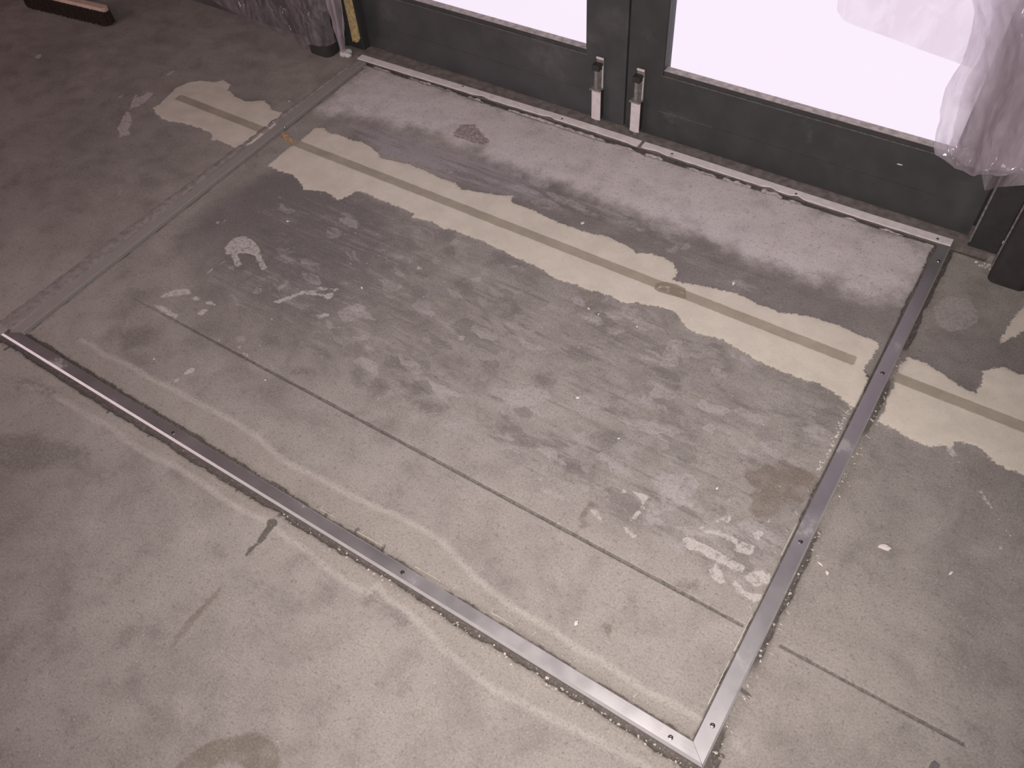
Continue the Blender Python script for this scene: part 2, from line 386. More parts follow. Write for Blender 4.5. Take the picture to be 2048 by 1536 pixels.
def floor_axis(*spans):
    out = []
    for a, b, s in spans:
        n = max(1, int(round((b - a) / s)))
        out += list(np.linspace(a, b, n, endpoint=False))
    return np.array(out + [spans[-1][1]])


gx = floor_axis((-4.5, -1.75, .25), (-1.75, -0.13, .011), (-0.13, 0.03, .0032), (0.03, 1.81, .0062), (1.81, 1.91, .0032), (1.91, 2.45, .009), (2.45, 4.4, .2))
gy = floor_axis((-4.0, -0.8, .25), (-0.8, -0.075, .010), (-0.075, 0.03, .0032), (0.03, 0.224, .0062), (0.224, 0.243, .0016), (0.243, 1.38, .0062), (1.38, 1.405, .003), (1.405, 1.50, .02))
X, Y = np.meshgrid(gx, gy)
PX, PY = X.ravel(), Y.ravel()
NV = PX.size


def seg_dist2(x, y, a, b):
    dx, dy = b[0] - a[0], b[1] - a[1]
    t = np.clip(((x - a[0]) * dx + (y - a[1]) * dy) / max(dx * dx + dy * dy, 1e-12), 0, 1)
    return (x - a[0] - t * dx) ** 2 + (y - a[1] - t * dy) ** 2


def sdf(polys, far=0.12):
    """signed distance in metres to the union of outlines, + inside, clipped at -far"""
    res = np.full(NV, -far)
    for pl in polys:
        q = [fl(*p) for p in pl]
        xs = [p[0] for p in q]; ys = [p[1] for p in q]
        idx = np.nonzero((PX > min(xs) - far) & (PX < max(xs) + far) & (PY > min(ys) - far) & (PY < max(ys) + far))[0]
        if not len(idx): continue
        x, y = PX[idx], PY[idx]
        d2 = np.full(len(idx), 1e9); ins = np.zeros(len(idx), bool)
        for i in range(len(q)):
            a, b = q[i], q[(i + 1) % len(q)]
            d2 = np.minimum(d2, seg_dist2(x, y, a, b))
            if a[1] != b[1]:
                c = ((a[1] > y) != (b[1] > y)) & (x < (b[0] - a[0]) * (y - a[1]) / (b[1] - a[1]) + a[0])
                ins ^= c
        s = np.where(ins, np.sqrt(d2), -np.sqrt(d2))
        res[idx] = np.maximum(res[idx], s)
    return res


def line_dist(lines, far=0.2):
    res = np.full(NV, far)
    for ln in lines:
        q = [fl(*p) for p in ln]
        for a, b in zip(q[:-1], q[1:]):
            idx = np.nonzero((PX > min(a[0], b[0]) - far) & (PX < max(a[0], b[0]) + far) & (PY > min(a[1], b[1]) - far) & (PY < max(a[1], b[1]) + far))[0]
            if len(idx):
                res[idx] = np.minimum(res[idx], np.sqrt(seg_dist2(PX[idx], PY[idx], a, b)))
    return res


def vnoise(s, seed):
    """cheap value noise over the floor grid"""
    n = 64
    g = np.random.default_rng(seed).random((n, n))
    u, v = PX * s, PY * s
    i, j = np.floor(u).astype(int), np.floor(v).astype(int)
    a, b = u - i, v - j
    a = a * a * (3 - 2 * a); b = b * b * (3 - 2 * b)
    i0, i1, j0, j1 = i % n, (i + 1) % n, j % n, (j + 1) % n
    return g[j0, i0] * (1 - a) * (1 - b) + g[j0, i1] * a * (1 - b) + g[j1, i0] * (1 - a) * b + g[j1, i1] * a * b


screed = sdf(SCREED)
tone = np.zeros(NV); tw = np.full(NV, 0.02)
for px, py, v in TONE:
    x, y = fl(px, py)
    w = np.exp(-((PX - x) ** 2 + (PY - y) ** 2) / (2 * 0.085 ** 2))
    tone += w * v; tw += w
tone /= tw

# distance outside the bars (0 at the bar edge), for the chased slots beside them
iny = (PY > FY0 - .05) & (PY < 1.40)
inx = (PX > FX0 - .02) & (PX < FX1 + .02)
wob = (vnoise(24, 3) - .5) * .007 + (vnoise(170, 4) - .5) * .005
d_front_out = np.where(inx, FY0 - PY, 9)
d_front_in = np.where((PX > 0) & (PX < FRAME_IN_X1), PY - FRAME_IN_Y0, 9)
d_right_out = np.where(iny, PX - FX1, 9)
d_right_in = np.where((PY > 0) & (PY < 1.39), FRAME_IN_X1 - PX, 9)
d_left_in = np.where((PY > 0) & (PY < 1.36), PX - FRAME_IN_X0, 9)


def slot(dist, width):
    """1 within the slot beside a bar, wobbling outer edge"""
    w = width + wob
    return np.clip((w - dist) / .0035, 0, 1) * (dist > -.03)


under = ((PX > FX0 + .001) & (PX < 0.0) & (PY > FY0) & (PY < 1.385)) | ((PX > FRAME_IN_X1) & (PX < FX1 - .001) & (PY > FY0) & (PY < 1.41)) | \
        ((PX > FX0) & (PX < FX1) & (PY > FY0 + .001) & (PY < 0.0))
# the slot is open beside parts of each bar and filled elsewhere
brk_r = np.clip((vnoise(9, 8) - .38) * 6, .15, 1)
fi_w = np.interp(PX, [0, .4, .95, 1.0, 1.06, 1.17, 1.3, 1.4, 1.84], [.014, .013, .011, .004, .009, .010, .004, .007, .006])
sl = np.maximum.reduce([slot(d_front_out, np.interp(PX, [0, .6, 1.2, 1.8], [.016, .016, .012, .017])), slot(d_front_in, fi_w),
                        slot(d_right_out, .012) * brk_r, slot(d_right_in, .003) * brk_r, slot(d_left_in, .007)])
sl = np.where(under, 1.0, sl)
joint_d = np.abs(PY - 0.2335) + (vnoise(60, 11) - .5) * .0012
joint = np.clip((.0042 - joint_d) / .0016, 0, 1) * ((PX > .15) & (PX < 2.225)) * np.interp(PX, [.15, .4, .8, 1.7, 1.75, 2.22], [.3, .5, 1, 1, .6, .6]) * ((PX < 1.83) | (PX > 1.90))
strip_gap = ((PX > FX0) & (PX < FX1 + .09) & (PY > np.interp(PX, STRIP_X, GAP_F) + wob * .45) & (PY < 1.445)).astype(float)

z = -.0075 * sl - .003 * joint - .012 * strip_gap
z += .0012 * np.clip((screed + .003) / .006, 0, 1) * (sl < .2)
z += (vnoise(45, 21) - .5) * .0010 + (vnoise(6, 22) - .5) * .002 * 0.0
z = np.where(PY > 1.445, -.012, z)

faces = []
nx, ny = len(gx), len(gy)
ii = (np.arange(ny - 1)[:, None] * nx + np.arange(nx - 1)[None, :]).ravel()
quads = np.stack([ii, ii + 1, ii + 1 + nx, ii + nx], 1).astype(np.int32)
me = bpy.data.meshes.new('floor')
me.vertices.add(NV); me.loops.add(quads.size); me.polygons.add(len(quads))
me.vertices.foreach_set('co', np.stack([PX, PY, z], 1).astype(np.float32).ravel())
me.loops.foreach_set('vertex_index', quads.ravel())
me.polygons.foreach_set('loop_start', np.arange(0, quads.size, 4, dtype=np.int32))
me.update(calc_edges=True)
me.polygons.foreach_set('use_smooth', np.ones(len(quads), bool))


def put_attr(name, v):
    a = me.attributes.new(name, 'FLOAT', 'POINT')
    a.data.foreach_set('value', v.astype(np.float32))


tape_end = np.where(PX < -.02, PX + .438, np.where(PX < 1.82, np.minimum(PX - .045, 1.795 - PX), PX - 1.875))
tape_d = np.minimum(.0145 - np.abs(PY - .9368), tape_end)
arch_out = sdf([[(1308, 578), (1312, 567), (1330, 564), (1352, 569), (1371, 578), (1373, 600), (1345, 592), (1316, 584)]], .03)
arch_gap = np.minimum(line_dist([[(1312, 580), (1320, 574), (1340, 575), (1358, 582), (1371, 592)], [(1336, 575), (1334, 585)], [(1337, 576), (1336, 586)]], .03), .03)
put_attr('screed', screed)
put_attr('tape', tape_d)
put_attr('lilac', sdf(LILAC, .06))
put_attr('white', sdf(WHITE, .06))
put_attr('darkoil', sdf(DARK, .06))
put_attr('damp', sdf(DAMP_BROWN, .06))
put_attr('smudge', sdf(SMUDGE, .08))
put_attr('russet', sdf(RUSSET, .06))
put_attr('skim', sdf(SKIM, .08))
put_attr('rim', line_dist(RIM_LINES, .08))
put_attr('dust', sdf(DUST, .15))
put_attr('glue', sdf(GLUE, .15))
put_attr('violet', sdf(VIOLET, .10))
put_attr('tone', tone)
put_attr('slot', np.maximum(sl, strip_gap))
slot_near = np.minimum.reduce([np.abs(d_front_out), np.abs(d_right_out), np.abs(d_left_in) + .006, np.abs(d_front_in) + .004])
put_attr('near_bar', np.clip(slot_near, 0, .1))
put_attr('joint', joint)
put_attr('arch', arch_out)
put_attr('archline', arch_gap)
put_attr('scratch', line_dist([[(1915, 920), (1950, 960), (1984, 1018), (2005, 1050), (2022, 1072)], [(404, 553), (430, 535), (460, 516)]], .03))

TICKS = [Z(380, 900, 4, (400, 285), (370, 325)), Z(380, 900, 4, (520, 365), (485, 385)), Z(380, 900, 4, (730, 510), (710, 530)), Z(380, 900, 4, (845, 560), (830, 590)),
         Z(380, 900, 4, (965, 640), (945, 665)), Z(380, 900, 4, (1840, 1165), (1825, 1195)), Z(0, 560, 4, (110, 515), (40, 555)), Z(0, 560, 4, (890, 1030), (860, 1060)),
         Z(0, 560, 4, (1045, 1125), (1030, 1135)), Z(0, 560, 4, (1210, 1230), (1190, 1250)), Z(1180, 1152, 4, (1000, 1405), (1065, 1445)), Z(1180, 1152, 4, (1200, 900), (1280, 965)),
         Z(380, 900, 4, (1290, 690), (1345, 630)), Z(380, 900, 4, (1525, 820), (1550, 770)), Z(380, 900, 4, (1050, 560), (1095, 510))]
put_attr('tick', line_dist(TICKS, .02))

# ------------------------------------------------------------------ floor material
k = NT('ground_concrete_floor')
P = k.pos()
n_big = k.noise(P, 3.2, 5.0, .6)
n_mid = k.noise(P, 14.0, 6.0, .62)
n_fin = k.noise(P, 90.0, 5.0, .65)
n_grit = k.noise(P, 420.0, 2.0, .6)
n_edge = k.noise(P, 95.0, 6.0, .78)
n_edge2 = k.noise(P, 26.0, 4.0, .6)
streak = k.noise(k.scaled(P, (4.0, 62.0, 1.0)), 1.0, 6.0, .62, .4)
streak2 = k.noise(k.scaled(P, (9.0, 150.0, 1.0)), 1.0, 5.0, .6, .6)
eo = k.math('MULTIPLY_ADD', k.math('SUBTRACT', n_edge, .5), .022, k.math('MULTIPLY', k.math('SUBTRACT', n_edge2, .5), .012))   # ragged edge offset, m


def edged(name, width=.0025, rag=1.0, shift=0.0):
    v = k.math('ADD', k.attr(name), k.math('MULTIPLY', eo, rag))
    return k.step(v, shift - width, shift + width)


n_gran = k.noise(P, 240.0, 4.0, .75)
base = k.mix(k.step(n_big, .32, .68), (.222, .198, .187), (.278, .252, .236))
base = k.mix(k.math('MULTIPLY', k.step(n_mid, .38, .75), .45), base, (.315, .288, .272))
base = k.mix(k.math('MULTIPLY', k.step(n_mid, .48, .30), .30), base, (.165, .147, .14))
cloud = k.noise(P, 7.0, 9.0, .76, .4)
base = k.mix(k.math('MULTIPLY', k.step(cloud, .50, .34), .48), base, (.15, .132, .125))
base = k.mix(k.math('MULTIPLY', k.step(cloud, .52, .68), .45), base, (.345, .312, .293))
tone_n = k.math('ADD', k.attr('tone'), k.math('MULTIPLY', k.math('SUBTRACT', n_mid, .5), .10))
# slab paler or darker
base = k.mix(k.step(tone_n, -.02, -.34, 0, .84), base, (.128, .113, .114))
base = k.mix(k.step(tone_n, .0, .13, 0, .6), base, (.35, .32, .30))
# ridges of old adhesive
gl = k.step(k.math('ADD', k.attr('glue'), k.math('MULTIPLY', k.math('SUBTRACT', n_edge2, .5), .08)), -.03, .03)
pat = k.step(n_mid, .40, .60)                                        # the ridges come and go
st = k.math('MULTIPLY', k.math('MULTIPLY', gl, k.step(streak, .48, .66)), pat)
base = k.mix(k.math('MULTIPLY', st, .50), base, (.315, .29, .295))
base = k.mix(k.math('MULTIPLY', k.math('MULTIPLY', gl, k.step(streak, .47, .32)), k.step(n_edge2, .3, .6, .2, .62)), base, (.118, .104, .104))
base = k.mix(k.math('MULTIPLY', k.math('MULTIPLY', gl, k.step(streak2, .58, .72)), k.math('MULTIPLY', pat, .46)), base, (.36, .335, .335))
sp = k.math('MULTIPLY', gl, k.step(n_edge, .58, .72))                # broken specks of it
base = k.mix(k.math('MULTIPLY', sp, .55), base, (.36, .332, .335))
base = k.mix(k.math('MULTIPLY', k.math('MULTIPLY', gl, k.step(n_edge, .44, .30)), .58), base, (.12, .106, .106))
blot = k.noise(k.scaled(P, (7.0, 17.0, 1.0)), 1.0, 8.0, .74, .5)
base = k.mix(k.math('MULTIPLY', k.math('MULTIPLY', gl, k.step(blot, .47, .34)), .62), base, (.125, .110, .110))
base = k.mix(k.math('MULTIPLY', k.math('MULTIPLY', gl, k.step(blot, .55, .68)), .55), base, (.37, .345, .34))
vor = k.n('ShaderNodeTexVoronoi', feature='F1')
warped = k.n('ShaderNodeVectorMath', operation='ADD')
k.put(warped.inputs[0], k.scaled(P, (16.0, 38.0, 1.0)))
nv = k.n('ShaderNodeTexNoise'); k.put(nv.inputs['Vector'], P); nv.inputs['Scale'].default_value = 30.0
k.t.links.new(nv.outputs['Color'], warped.inputs[1])
k.put(vor.inputs['Vector'], warped.outputs[0]); vor.inputs['Scale'].default_value = 1.0
sep = k.n('ShaderNodeSeparateColor'); k.t.links.new(vor.outputs['Color'], sep.inputs[0])
torn = k.math('MULTIPLY', k.math('MULTIPLY', gl, k.step(sep.outputs[0], .86, .90)), k.step(blot, .40, .55, .0, .85))
base = k.mix(k.math('MULTIPLY', torn, k.step(n_edge, .3, .6, .25, .75)), base, (.37, .34, .347))
torn2 = k.math('MULTIPLY', k.math('MULTIPLY', gl, k.step(sep.outputs[1], .88, .92)), .45)
base = k.mix(torn2, base, (.135, .12, .118))
# drifts of pale dust before the doors
du = k.step(k.math('ADD', k.attr('dust'), k.math('MULTIPLY', k.math('SUBTRACT', n_mid, .5), .12)), -.035, .05)
base = k.mix(k.math('MULTIPLY', du, k.step(n_mid, .25, .6, .60, .88)), base, (.58, .528, .545))
vi = k.step(k.math('ADD', k.attr('violet'), k.math('MULTIPLY', k.math('SUBTRACT', n_edge2, .5), .06)), -.02, .02)
base = k.mix(k.math('MULTIPLY', vi, k.step(streak, .36, .62, .35, .8)), base, (.30, .263, .288))
base = k.mix(k.math('MULTIPLY', vi, k.step(streak, .47, .36, 0, .45)), base, (.165, .143, .155))
# skim coat strips beside the front bar, paler rim
sk = k.step(k.math('ADD', k.attr('skim'), k.math('MULTIPLY', eo, .5)), -.004, .006)
base = k.mix(k.math('MULTIPLY', sk, .6), base, k.mix(n_mid, (.262, .232, .21), (.325, .292, .268)))
ri = k.step(k.math('ADD', k.attr('rim'), k.math('MULTIPLY', eo, .7)), .012, .0)
base = k.mix(k.math('MULTIPLY', ri, k.step(n_edge2, .25, .6, .34, .68)), base, (.42, .385, .36))
# damp, brown and oily marks, russet print
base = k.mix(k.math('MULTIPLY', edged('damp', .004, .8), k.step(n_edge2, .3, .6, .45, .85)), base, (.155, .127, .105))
base = k.mix(k.math('MULTIPLY', edged('smudge', .014, 1.6), k.step(n_edge, .30, .62, .25, .75)), base, (.125, .11, .106))
base = k.mix(k.math('MULTIPLY', edged('darkoil', .0020, .45, -.0022), .88), base, (.075, .062, .055))
base = k.mix(k.math('MULTIPLY', edged('russet', .003, 1.3), k.step(n_edge, .35, .55, .2, .9)), base, (.20, .15, .145))
# adhesive flakes and plaster splats
base = k.mix(k.math('MULTIPLY', edged('lilac', .003, .7), k.step(n_edge, .35, .62, .12, .62)), base, (.385, .352, .358))
base = k.mix(k.math('MULTIPLY', edged('white', .0016, .75, -.0006), k.step(n_edge, .36, .52, .08, .88)), base, (.475, .435, .425))
scr = k.step(k.math('ADD', k.attr('scratch'), k.math('MULTIPLY', eo, .15)), .0028, .0008)
base = k.mix(k.math('MULTIPLY', scr, k.step(n_mid, .4, .55)), base, (.45, .41, .39))
# cream levelling compound
sc = edged('screed', .0016, 1.25)
cream = k.mix(k.step(n_mid, .3, .7), (.52, .468, .412), (.585, .53, .468))
cream = k.mix(k.math('MULTIPLY', k.step(n_fin, .62, .75), .12), cream, (.36, .31, .26))
base = k.mix(sc, base, cream)
# filled chase through it
ta = k.step(k.math('ADD', k.attr('tape'), k.math('MULTIPLY', eo, .25)), -.002, .002)
tape_c = k.mix(k.step(n_mid, .3, .7), (.275, .238, .19), (.335, .292, .235))
base = k.mix(k.math('MULTIPLY', ta, .93), base, tape_c)
ar = k.step(k.attr('arch'), -.001, .001)
base = k.mix(k.math('MULTIPLY', ar, .8), base, (.20, .168, .125))
base = k.mix(k.math('MULTIPLY', ar, k.step(k.attr('archline'), .0028, .001)), base, (.42, .37, .30))
# dirt packed into the slots beside the bars and in the saw cut
nb = k.math('ADD', k.attr('near_bar'), k.math('MULTIPLY', eo, 1.1))
base = k.mix(k.math('MULTIPLY', k.step(nb, .026, .010), .38), base, (.135, .112, .097))
base = k.mix(k.math('MULTIPLY', k.step(k.attr('slot'), .15, .75), k.step(n_edge, .3, .65, .95, .74)), base, (.050, .039, .034))
base = k.mix(k.math('MULTIPLY', k.step(k.attr('joint'), .1, .6), k.step(n_fin, .35, .6, .9, .6)), base, (.075, .066, .06))
base = k.mix(k.math('MULTIPLY', k.step(k.math('ADD', k.attr('tick'), k.math('MULTIPLY', eo, .12)), .0052, .0026), .8), base, (.058, .048, .043))
# pores, sand grains, pale flecks
soft = k.math('SUBTRACT', 1.0, k.math('MULTIPLY', sc, .8))
base = k.mix(k.math('MULTIPLY', k.math('MULTIPLY', k.step(n_fin, .46, .28), .5), soft), base, (.10, .088, .083))
base = k.mix(k.math('MULTIPLY', k.math('MULTIPLY', k.step(n_gran, .50, .30), .6), soft), base, (.11, .097, .092))
base = k.mix(k.math('MULTIPLY', k.math('MULTIPLY', k.step(n_gran, .52, .72), .42), soft), base, (.46, .42, .40))
base = k.mix(k.math('MULTIPLY', k.math('MULTIPLY', k.step(n_grit, .42, .28), .5), soft), base, (.13, .115, .108))
fleck = k.noise(P, 110.0, 1.0, .4)
base = k.mix(k.math('MULTIPLY', k.math('MULTIPLY', k.step(fleck, .79, .84), .8), soft), base, (.48, .445, .425))
hgt = k.math('ADD', k.math('MULTIPLY', n_fin, .6), k.math('ADD', k.math('MULTIPLY', n_grit, .25), k.math('MULTIPLY', k.math('MULTIPLY', gl, streak), 1.2)))
M_FLOOR = k.done(k.principled(base, k.step(n_mid, .3, .7, .62, .8), 0.0, .35, hgt, .0012, .55))
me.materials.append(M_FLOOR)
floor = bpy.data.objects.new('floor', me)
col.objects.link(floor)
tag(floor, 'stained grey ground concrete floor with cream levelling compound bands', None, None, 'structure')

# ------------------------------------------------------------------ other materials
M_DOOR = plain('dark_green_grey_paint', (.042, .0425, .045), .5, 0, .12, 18, .45, (.10, .094, .097), .03)
M_DOOR_L = plain('dusty_green_grey_paint', (.052, .052, .056), .5, 0, .14, 9, .45, (.11, .103, .108), .10)
M_LEDGE = plain('dusty_paint_ledge', (.36, .32, .325), .75, 0, .25, 60, .3)
M_GLINT = plain('edge_highlight_paint', (.15, .135, .133), .8, 0, .3, 120, .3)  # pale colour that paints highlights along door, jamb and column edges
M_STEEL = plain('dark_column_steel', (.034, .031, .031), .6, 0, .12, 30, .3)
M_JAMB = plain('dark_jamb_paint', (.036, .034, .034), .6, 0, .12, 30, .3)
M_WALL_DARK = plain('dark_wall_panel', (.075, .066, .070), .7, 0, .15, 8, .3)
M_WALL = plain('grey_plaster_wall', (.42, .38, .38), .85, 0, .06, 4, .3)
M_CEIL = plain('pale_ceiling', (.55, .5, .5), .9, 0, .05, 4, .2)
M_SILL = plain('grimy_sill', (.17, .145, .14), .7, .0, .25, 45, .4)
M_WHITE_STRIP = plain('pale_threshold_metal', (.70, .64, .655), .5, .0, .08, 60, .5, (.45, .40, .39), .05)
M_MORTAR = plain('crumbling_mortar', (.36, .32, .31), .95, 0, .3, 90, .2, bump=.003)
M_COVER = plain('scuffed_white_enamel', (.60, .54, .56), .5, 0, .07, 80, .5, (.35, .32, .32), .0)
M_BOLT = plain('dull_bolt_steel', (.26, .245, .24), .5, .45, .2, 90, .5)
M_BLACK = plain('black_plastic_and_shade', (.03, .028, .028), .5, 0, .15, 60, .4)
M_SCREW = plain('screw_steel', (.35, .34, .34), .28, 1.0, .1, 300, .5)
M_SCREW_D = plain('tarnished_screw_steel', (.16, .15, .15), .35, .9, .1, 300, .5)
M_BATTEN = plain('ochre_batten_wood', (.36, .285, .14), .7, 0, .25, 70, .3)
M_BLOCKW = plain('pale_broom_wood', (.55, .41, .34), .65, 0, .1, 30, .4)
M_BRISTLE = plain('dark_brown_bristle', (.05, .031, .027), .8, 0, .3, 200, .3)
M_CHIP = plain('pale_plaster_chip', (.60, .555, .53), .85, 0, .08, 200, .3)
M_CRUMB = plain('concrete_crumb', (.44, .40, .37), .9, 0, .3, 120, .2)
M_STRAW = plain('dry_pale_fibre', (.52, .465, .40), .8, 0, .15, 200, .3)
M_WOODCHIP = plain('orange_wood_splinter', (.42, .25, .14), .7, 0, .3, 120, .3)
M_RUBBER = plain('dark_purple_grey_tape', (.13, .11, .12), .7, 0, .15, 120, .3)
M_LUMP = plain('white_plaster_lump', (.55, .52, .51), .9, 0, .1, 90, .2)


def bar_material(name, dusty, along, c0=(.50, .462, .47), c1=(.58, .54, .54), rough=.44):
    k = NT(name)
    p = k.pos()
    n1 = k.noise(p, 9.0, 5.0, .6); n2 = k.noise(p, 70.0, 5.0, .65)
    brush = k.noise(k.scaled(p, (6.0, 900.0, 900.0) if along == 'x' else (900.0, 6.0, 900.0)), 1.0, 2.0)
    c = k.mix(n1, c0, c1)
    dmask = k.math('MULTIPLY', k.step(k.math('ADD', n1, k.math('MULTIPLY', n2, .3)), .78 - dusty * .45, .95 - dusty * .35), .92)
    c = k.mix(dmask, c, k.mix(n2, (.20, .178, .172), (.27, .245, .237)))
    metal = k.math('MULTIPLY', k.math('SUBTRACT', 1.0, dmask), .97)
    rr = k.math('ADD', k.step(n1, .3, .7, rough - .04, rough + .04), k.math('MULTIPLY', dmask, .3))
    return k.done(k.principled(c, rr, metal, .5, brush, .0002, .25))


M_BAR = bar_material('brushed_aluminium_bar', .02, 'x', (.66, .63, .655), (.74, .71, .725), .40)
M_BAR_R = bar_material('brushed_aluminium_bar_dim', .10, 'y', (.51, .485, .51), (.57, .545, .56), .47)  # darker copy: weaker sheen across the brushing is put into the colour
M_BAR_D = bar_material('dust_caked_aluminium_bar', 1.3, 'y')


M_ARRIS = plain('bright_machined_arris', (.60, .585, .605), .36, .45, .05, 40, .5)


def sheet_material(name, tint, clear, gloss, scat, vary=.14, crumple=.5, fine=1.0):
    k = NT(name)
    p = k.pos()
    n1 = k.noise(k.scaled(p, (1.0, 1.0, .40)), 12.0, 3.0, .5, 1.1)
    n2 = k.noise(k.scaled(p, (1.0, 1.0, .6)), 24.0 * fine, 2.0, .5, 1.6)
    tr = k.n('ShaderNodeBsdfTransparent'); k.put(tr.inputs[0], (1, 1, 1))
    df = k.n('ShaderNodeBsdfDiffuse'); k.put(df.inputs[0], tint)
    tl = k.n('ShaderNodeBsdfTranslucent'); k.put(tl.inputs[0], tint)
    gs = k.n('ShaderNodeBsdfGlossy'); k.put(gs.inputs['Color'], (1, 1, 1)); gs.inputs['Roughness'].default_value = .15
    u = k.n('ShaderNodeBump'); u.inputs['Strength'].default_value = crumple; u.inputs['Distance'].default_value = .02
    k.put(u.inputs['Height'], k.math('ADD', n1, k.math('MULTIPLY', n2, .5)))
    for q in (gs, df, tl): k.t.links.new(u.outputs[0], q.inputs['Normal'])
    a = k.n('ShaderNodeMixShader'); a.inputs[0].default_value = scat
    k.t.links.new(df.outputs[0], a.inputs[1]); k.t.links.new(tl.outputs[0], a.inputs[2])
    b = k.n('ShaderNodeMixShader'); k.put(b.inputs[0], k.step(k.math('ADD', n1, k.math('MULTIPLY', k.math('SUBTRACT', n2, .5), .5)), .32, .68, min(1, clear + vary), max(0, clear - vary)))
    k.t.links.new(a.outputs[0], b.inputs[1]); k.t.links.new(tr.outputs[0], b.inputs[2])
    c = k.n('ShaderNodeMixShader'); c.inputs[0].default_value = gloss
    k.t.links.new(b.outputs[0], c.inputs[1]); k.t.links.new(gs.outputs[0], c.inputs[2])
    return k.done(c.outputs[0])


M_SHEET = sheet_material('clear_dust_sheet', (.44, .38, .43), .66, .12, .4, .26, .9, .9)
M_SHEET_R = sheet_material('milky_dust_sheet', (.84, .765, .84), .42, .07, .76, .16, .5, .6)
M_FILM = sheet_material('white_protective_film', (.93, .84, .94), .55, .02, .85)


def glass_material():
    k = NT('clear_door_glass')
    tr = k.n('ShaderNodeBsdfTransparent'); k.put(tr.inputs[0], (1.0, 1.0, 1.0))
    gs = k.n('ShaderNodeBsdfGlossy'); gs.inputs['Roughness'].default_value = .02
    fr = k.n('ShaderNodeFresnel'); fr.inputs['IOR'].default_value = 1.2
    b = k.n('ShaderNodeMixShader')
    k.t.links.new(fr.outputs[0], b.inputs[0])
    k.t.links.new(tr.outputs[0], b.inputs[1]); k.t.links.new(gs.outputs[0], b.inputs[2])
    return k.done(b.outputs[0])


M_GLASS = glass_material()


# ------------------------------------------------------------------ the room
def struct(name, lo, hi, mat):
    return tag(box(name, lo, hi, mat), None, None, None, 'structure')


struct('wall_left', (-4.6, -4.1, -.02), (-4.5, 1.6, 3.0), M_WALL)
struct('wall_right', (4.4, -4.1, -.02), (4.5, 1.6, 3.0), M_WALL)
struct('wall_front', (-4.5, -4.1, -.02), (4.4, -4.0, 3.0), M_WALL)
struct('ceiling', (-4.6, -4.1, 3.0), (4.5, 1.6, 3.1), M_CEIL)
struct('wall_back_left', (-4.5, 1.415, -.02), (-0.20, 1.55, 3.0), M_WALL_DARK)
struct('wall_back_right', (2.063, 1.43, -.02), (4.4, 1.55, 3.0), M_WALL_DARK)
struct('wall_back_above', (-0.20, 1.43, 2.12), (2.05, 1.55, 3.0), M_WALL_DARK)


def rounded(x0, x1, y0, y1, rad, n=6):
    out = []
    for cx, cy, a0 in ((x1 - rad, y0 + rad, -90), (x1 - rad, y1 - rad, 0), (x0 + rad, y1 - rad, 90), (x0 + rad, y0 + rad, 180)):
        for i in range(n + 1):
            a = math.radians(a0 + 90 * i / n)
            out.append((cx + rad * math.cos(a), cy + rad * math.sin(a)))
    return out


# jambs and columns flanking the doors
tag(box('door_jamb', (1.905, 1.432, -.012), (1.974, 1.511, 2.12), M_JAMB, None, .002), 'dark narrow door jamb between the right leaf and the bare steel column', 'door jamb')
tag(box('door_jamb', (-.204, 1.438, -.012), (-.052, 1.53, 2.12), M_JAMB, None, .002), 'dark narrow door jamb behind the ochre batten at the left leaf', 'door jamb')
col_r = tag(prism('steel_column', rounded(1.976, 2.062, 1.334, 1.428, .018), -.004, 3.0, M_STEEL), 'dark round-cornered steel column right of the doors, foot bare on the floor', 'column')
tag(prism('steel_column', rounded(-.228, -.132, 1.345, 1.413, .024), -.004, 3.0, M_STEEL), 'dark steel column left of the doors, wrapped in clear plastic to its foot', 'column')

box('highlight_strip', (1.9722, 1.372, .012), (1.9762, 1.392, 2.9), M_GLINT, col_r)  # pale strip painting the highlight on the column's corner
jamb_r = bpy.data.objects['door_jamb']
box('highlight_strip', (1.9035, 1.4295, .018), (1.9085, 1.4345, 2.0), M_GLINT, jamb_r)  # pale strip painting the highlight on the jamb's front corner
tag(box('door_frame', (1.893, DOOR_Y + .047, -.012), (2.062, 1.56, 2.12), M_JAMB), 'dark door frame seen edge-on in the rebate right of the right leaf', 'door frame')
# sill under the doors
tag(prism('trim_1', [(-.12, 1.398), (.2, 1.402), (.75, 1.415), (1.2, 1.416), (1.902, 1.419), (1.974, 1.425), (1.974, 1.53), (-.12, 1.53)], -.013, .0041, M_SILL), None, None, None, 'structure')


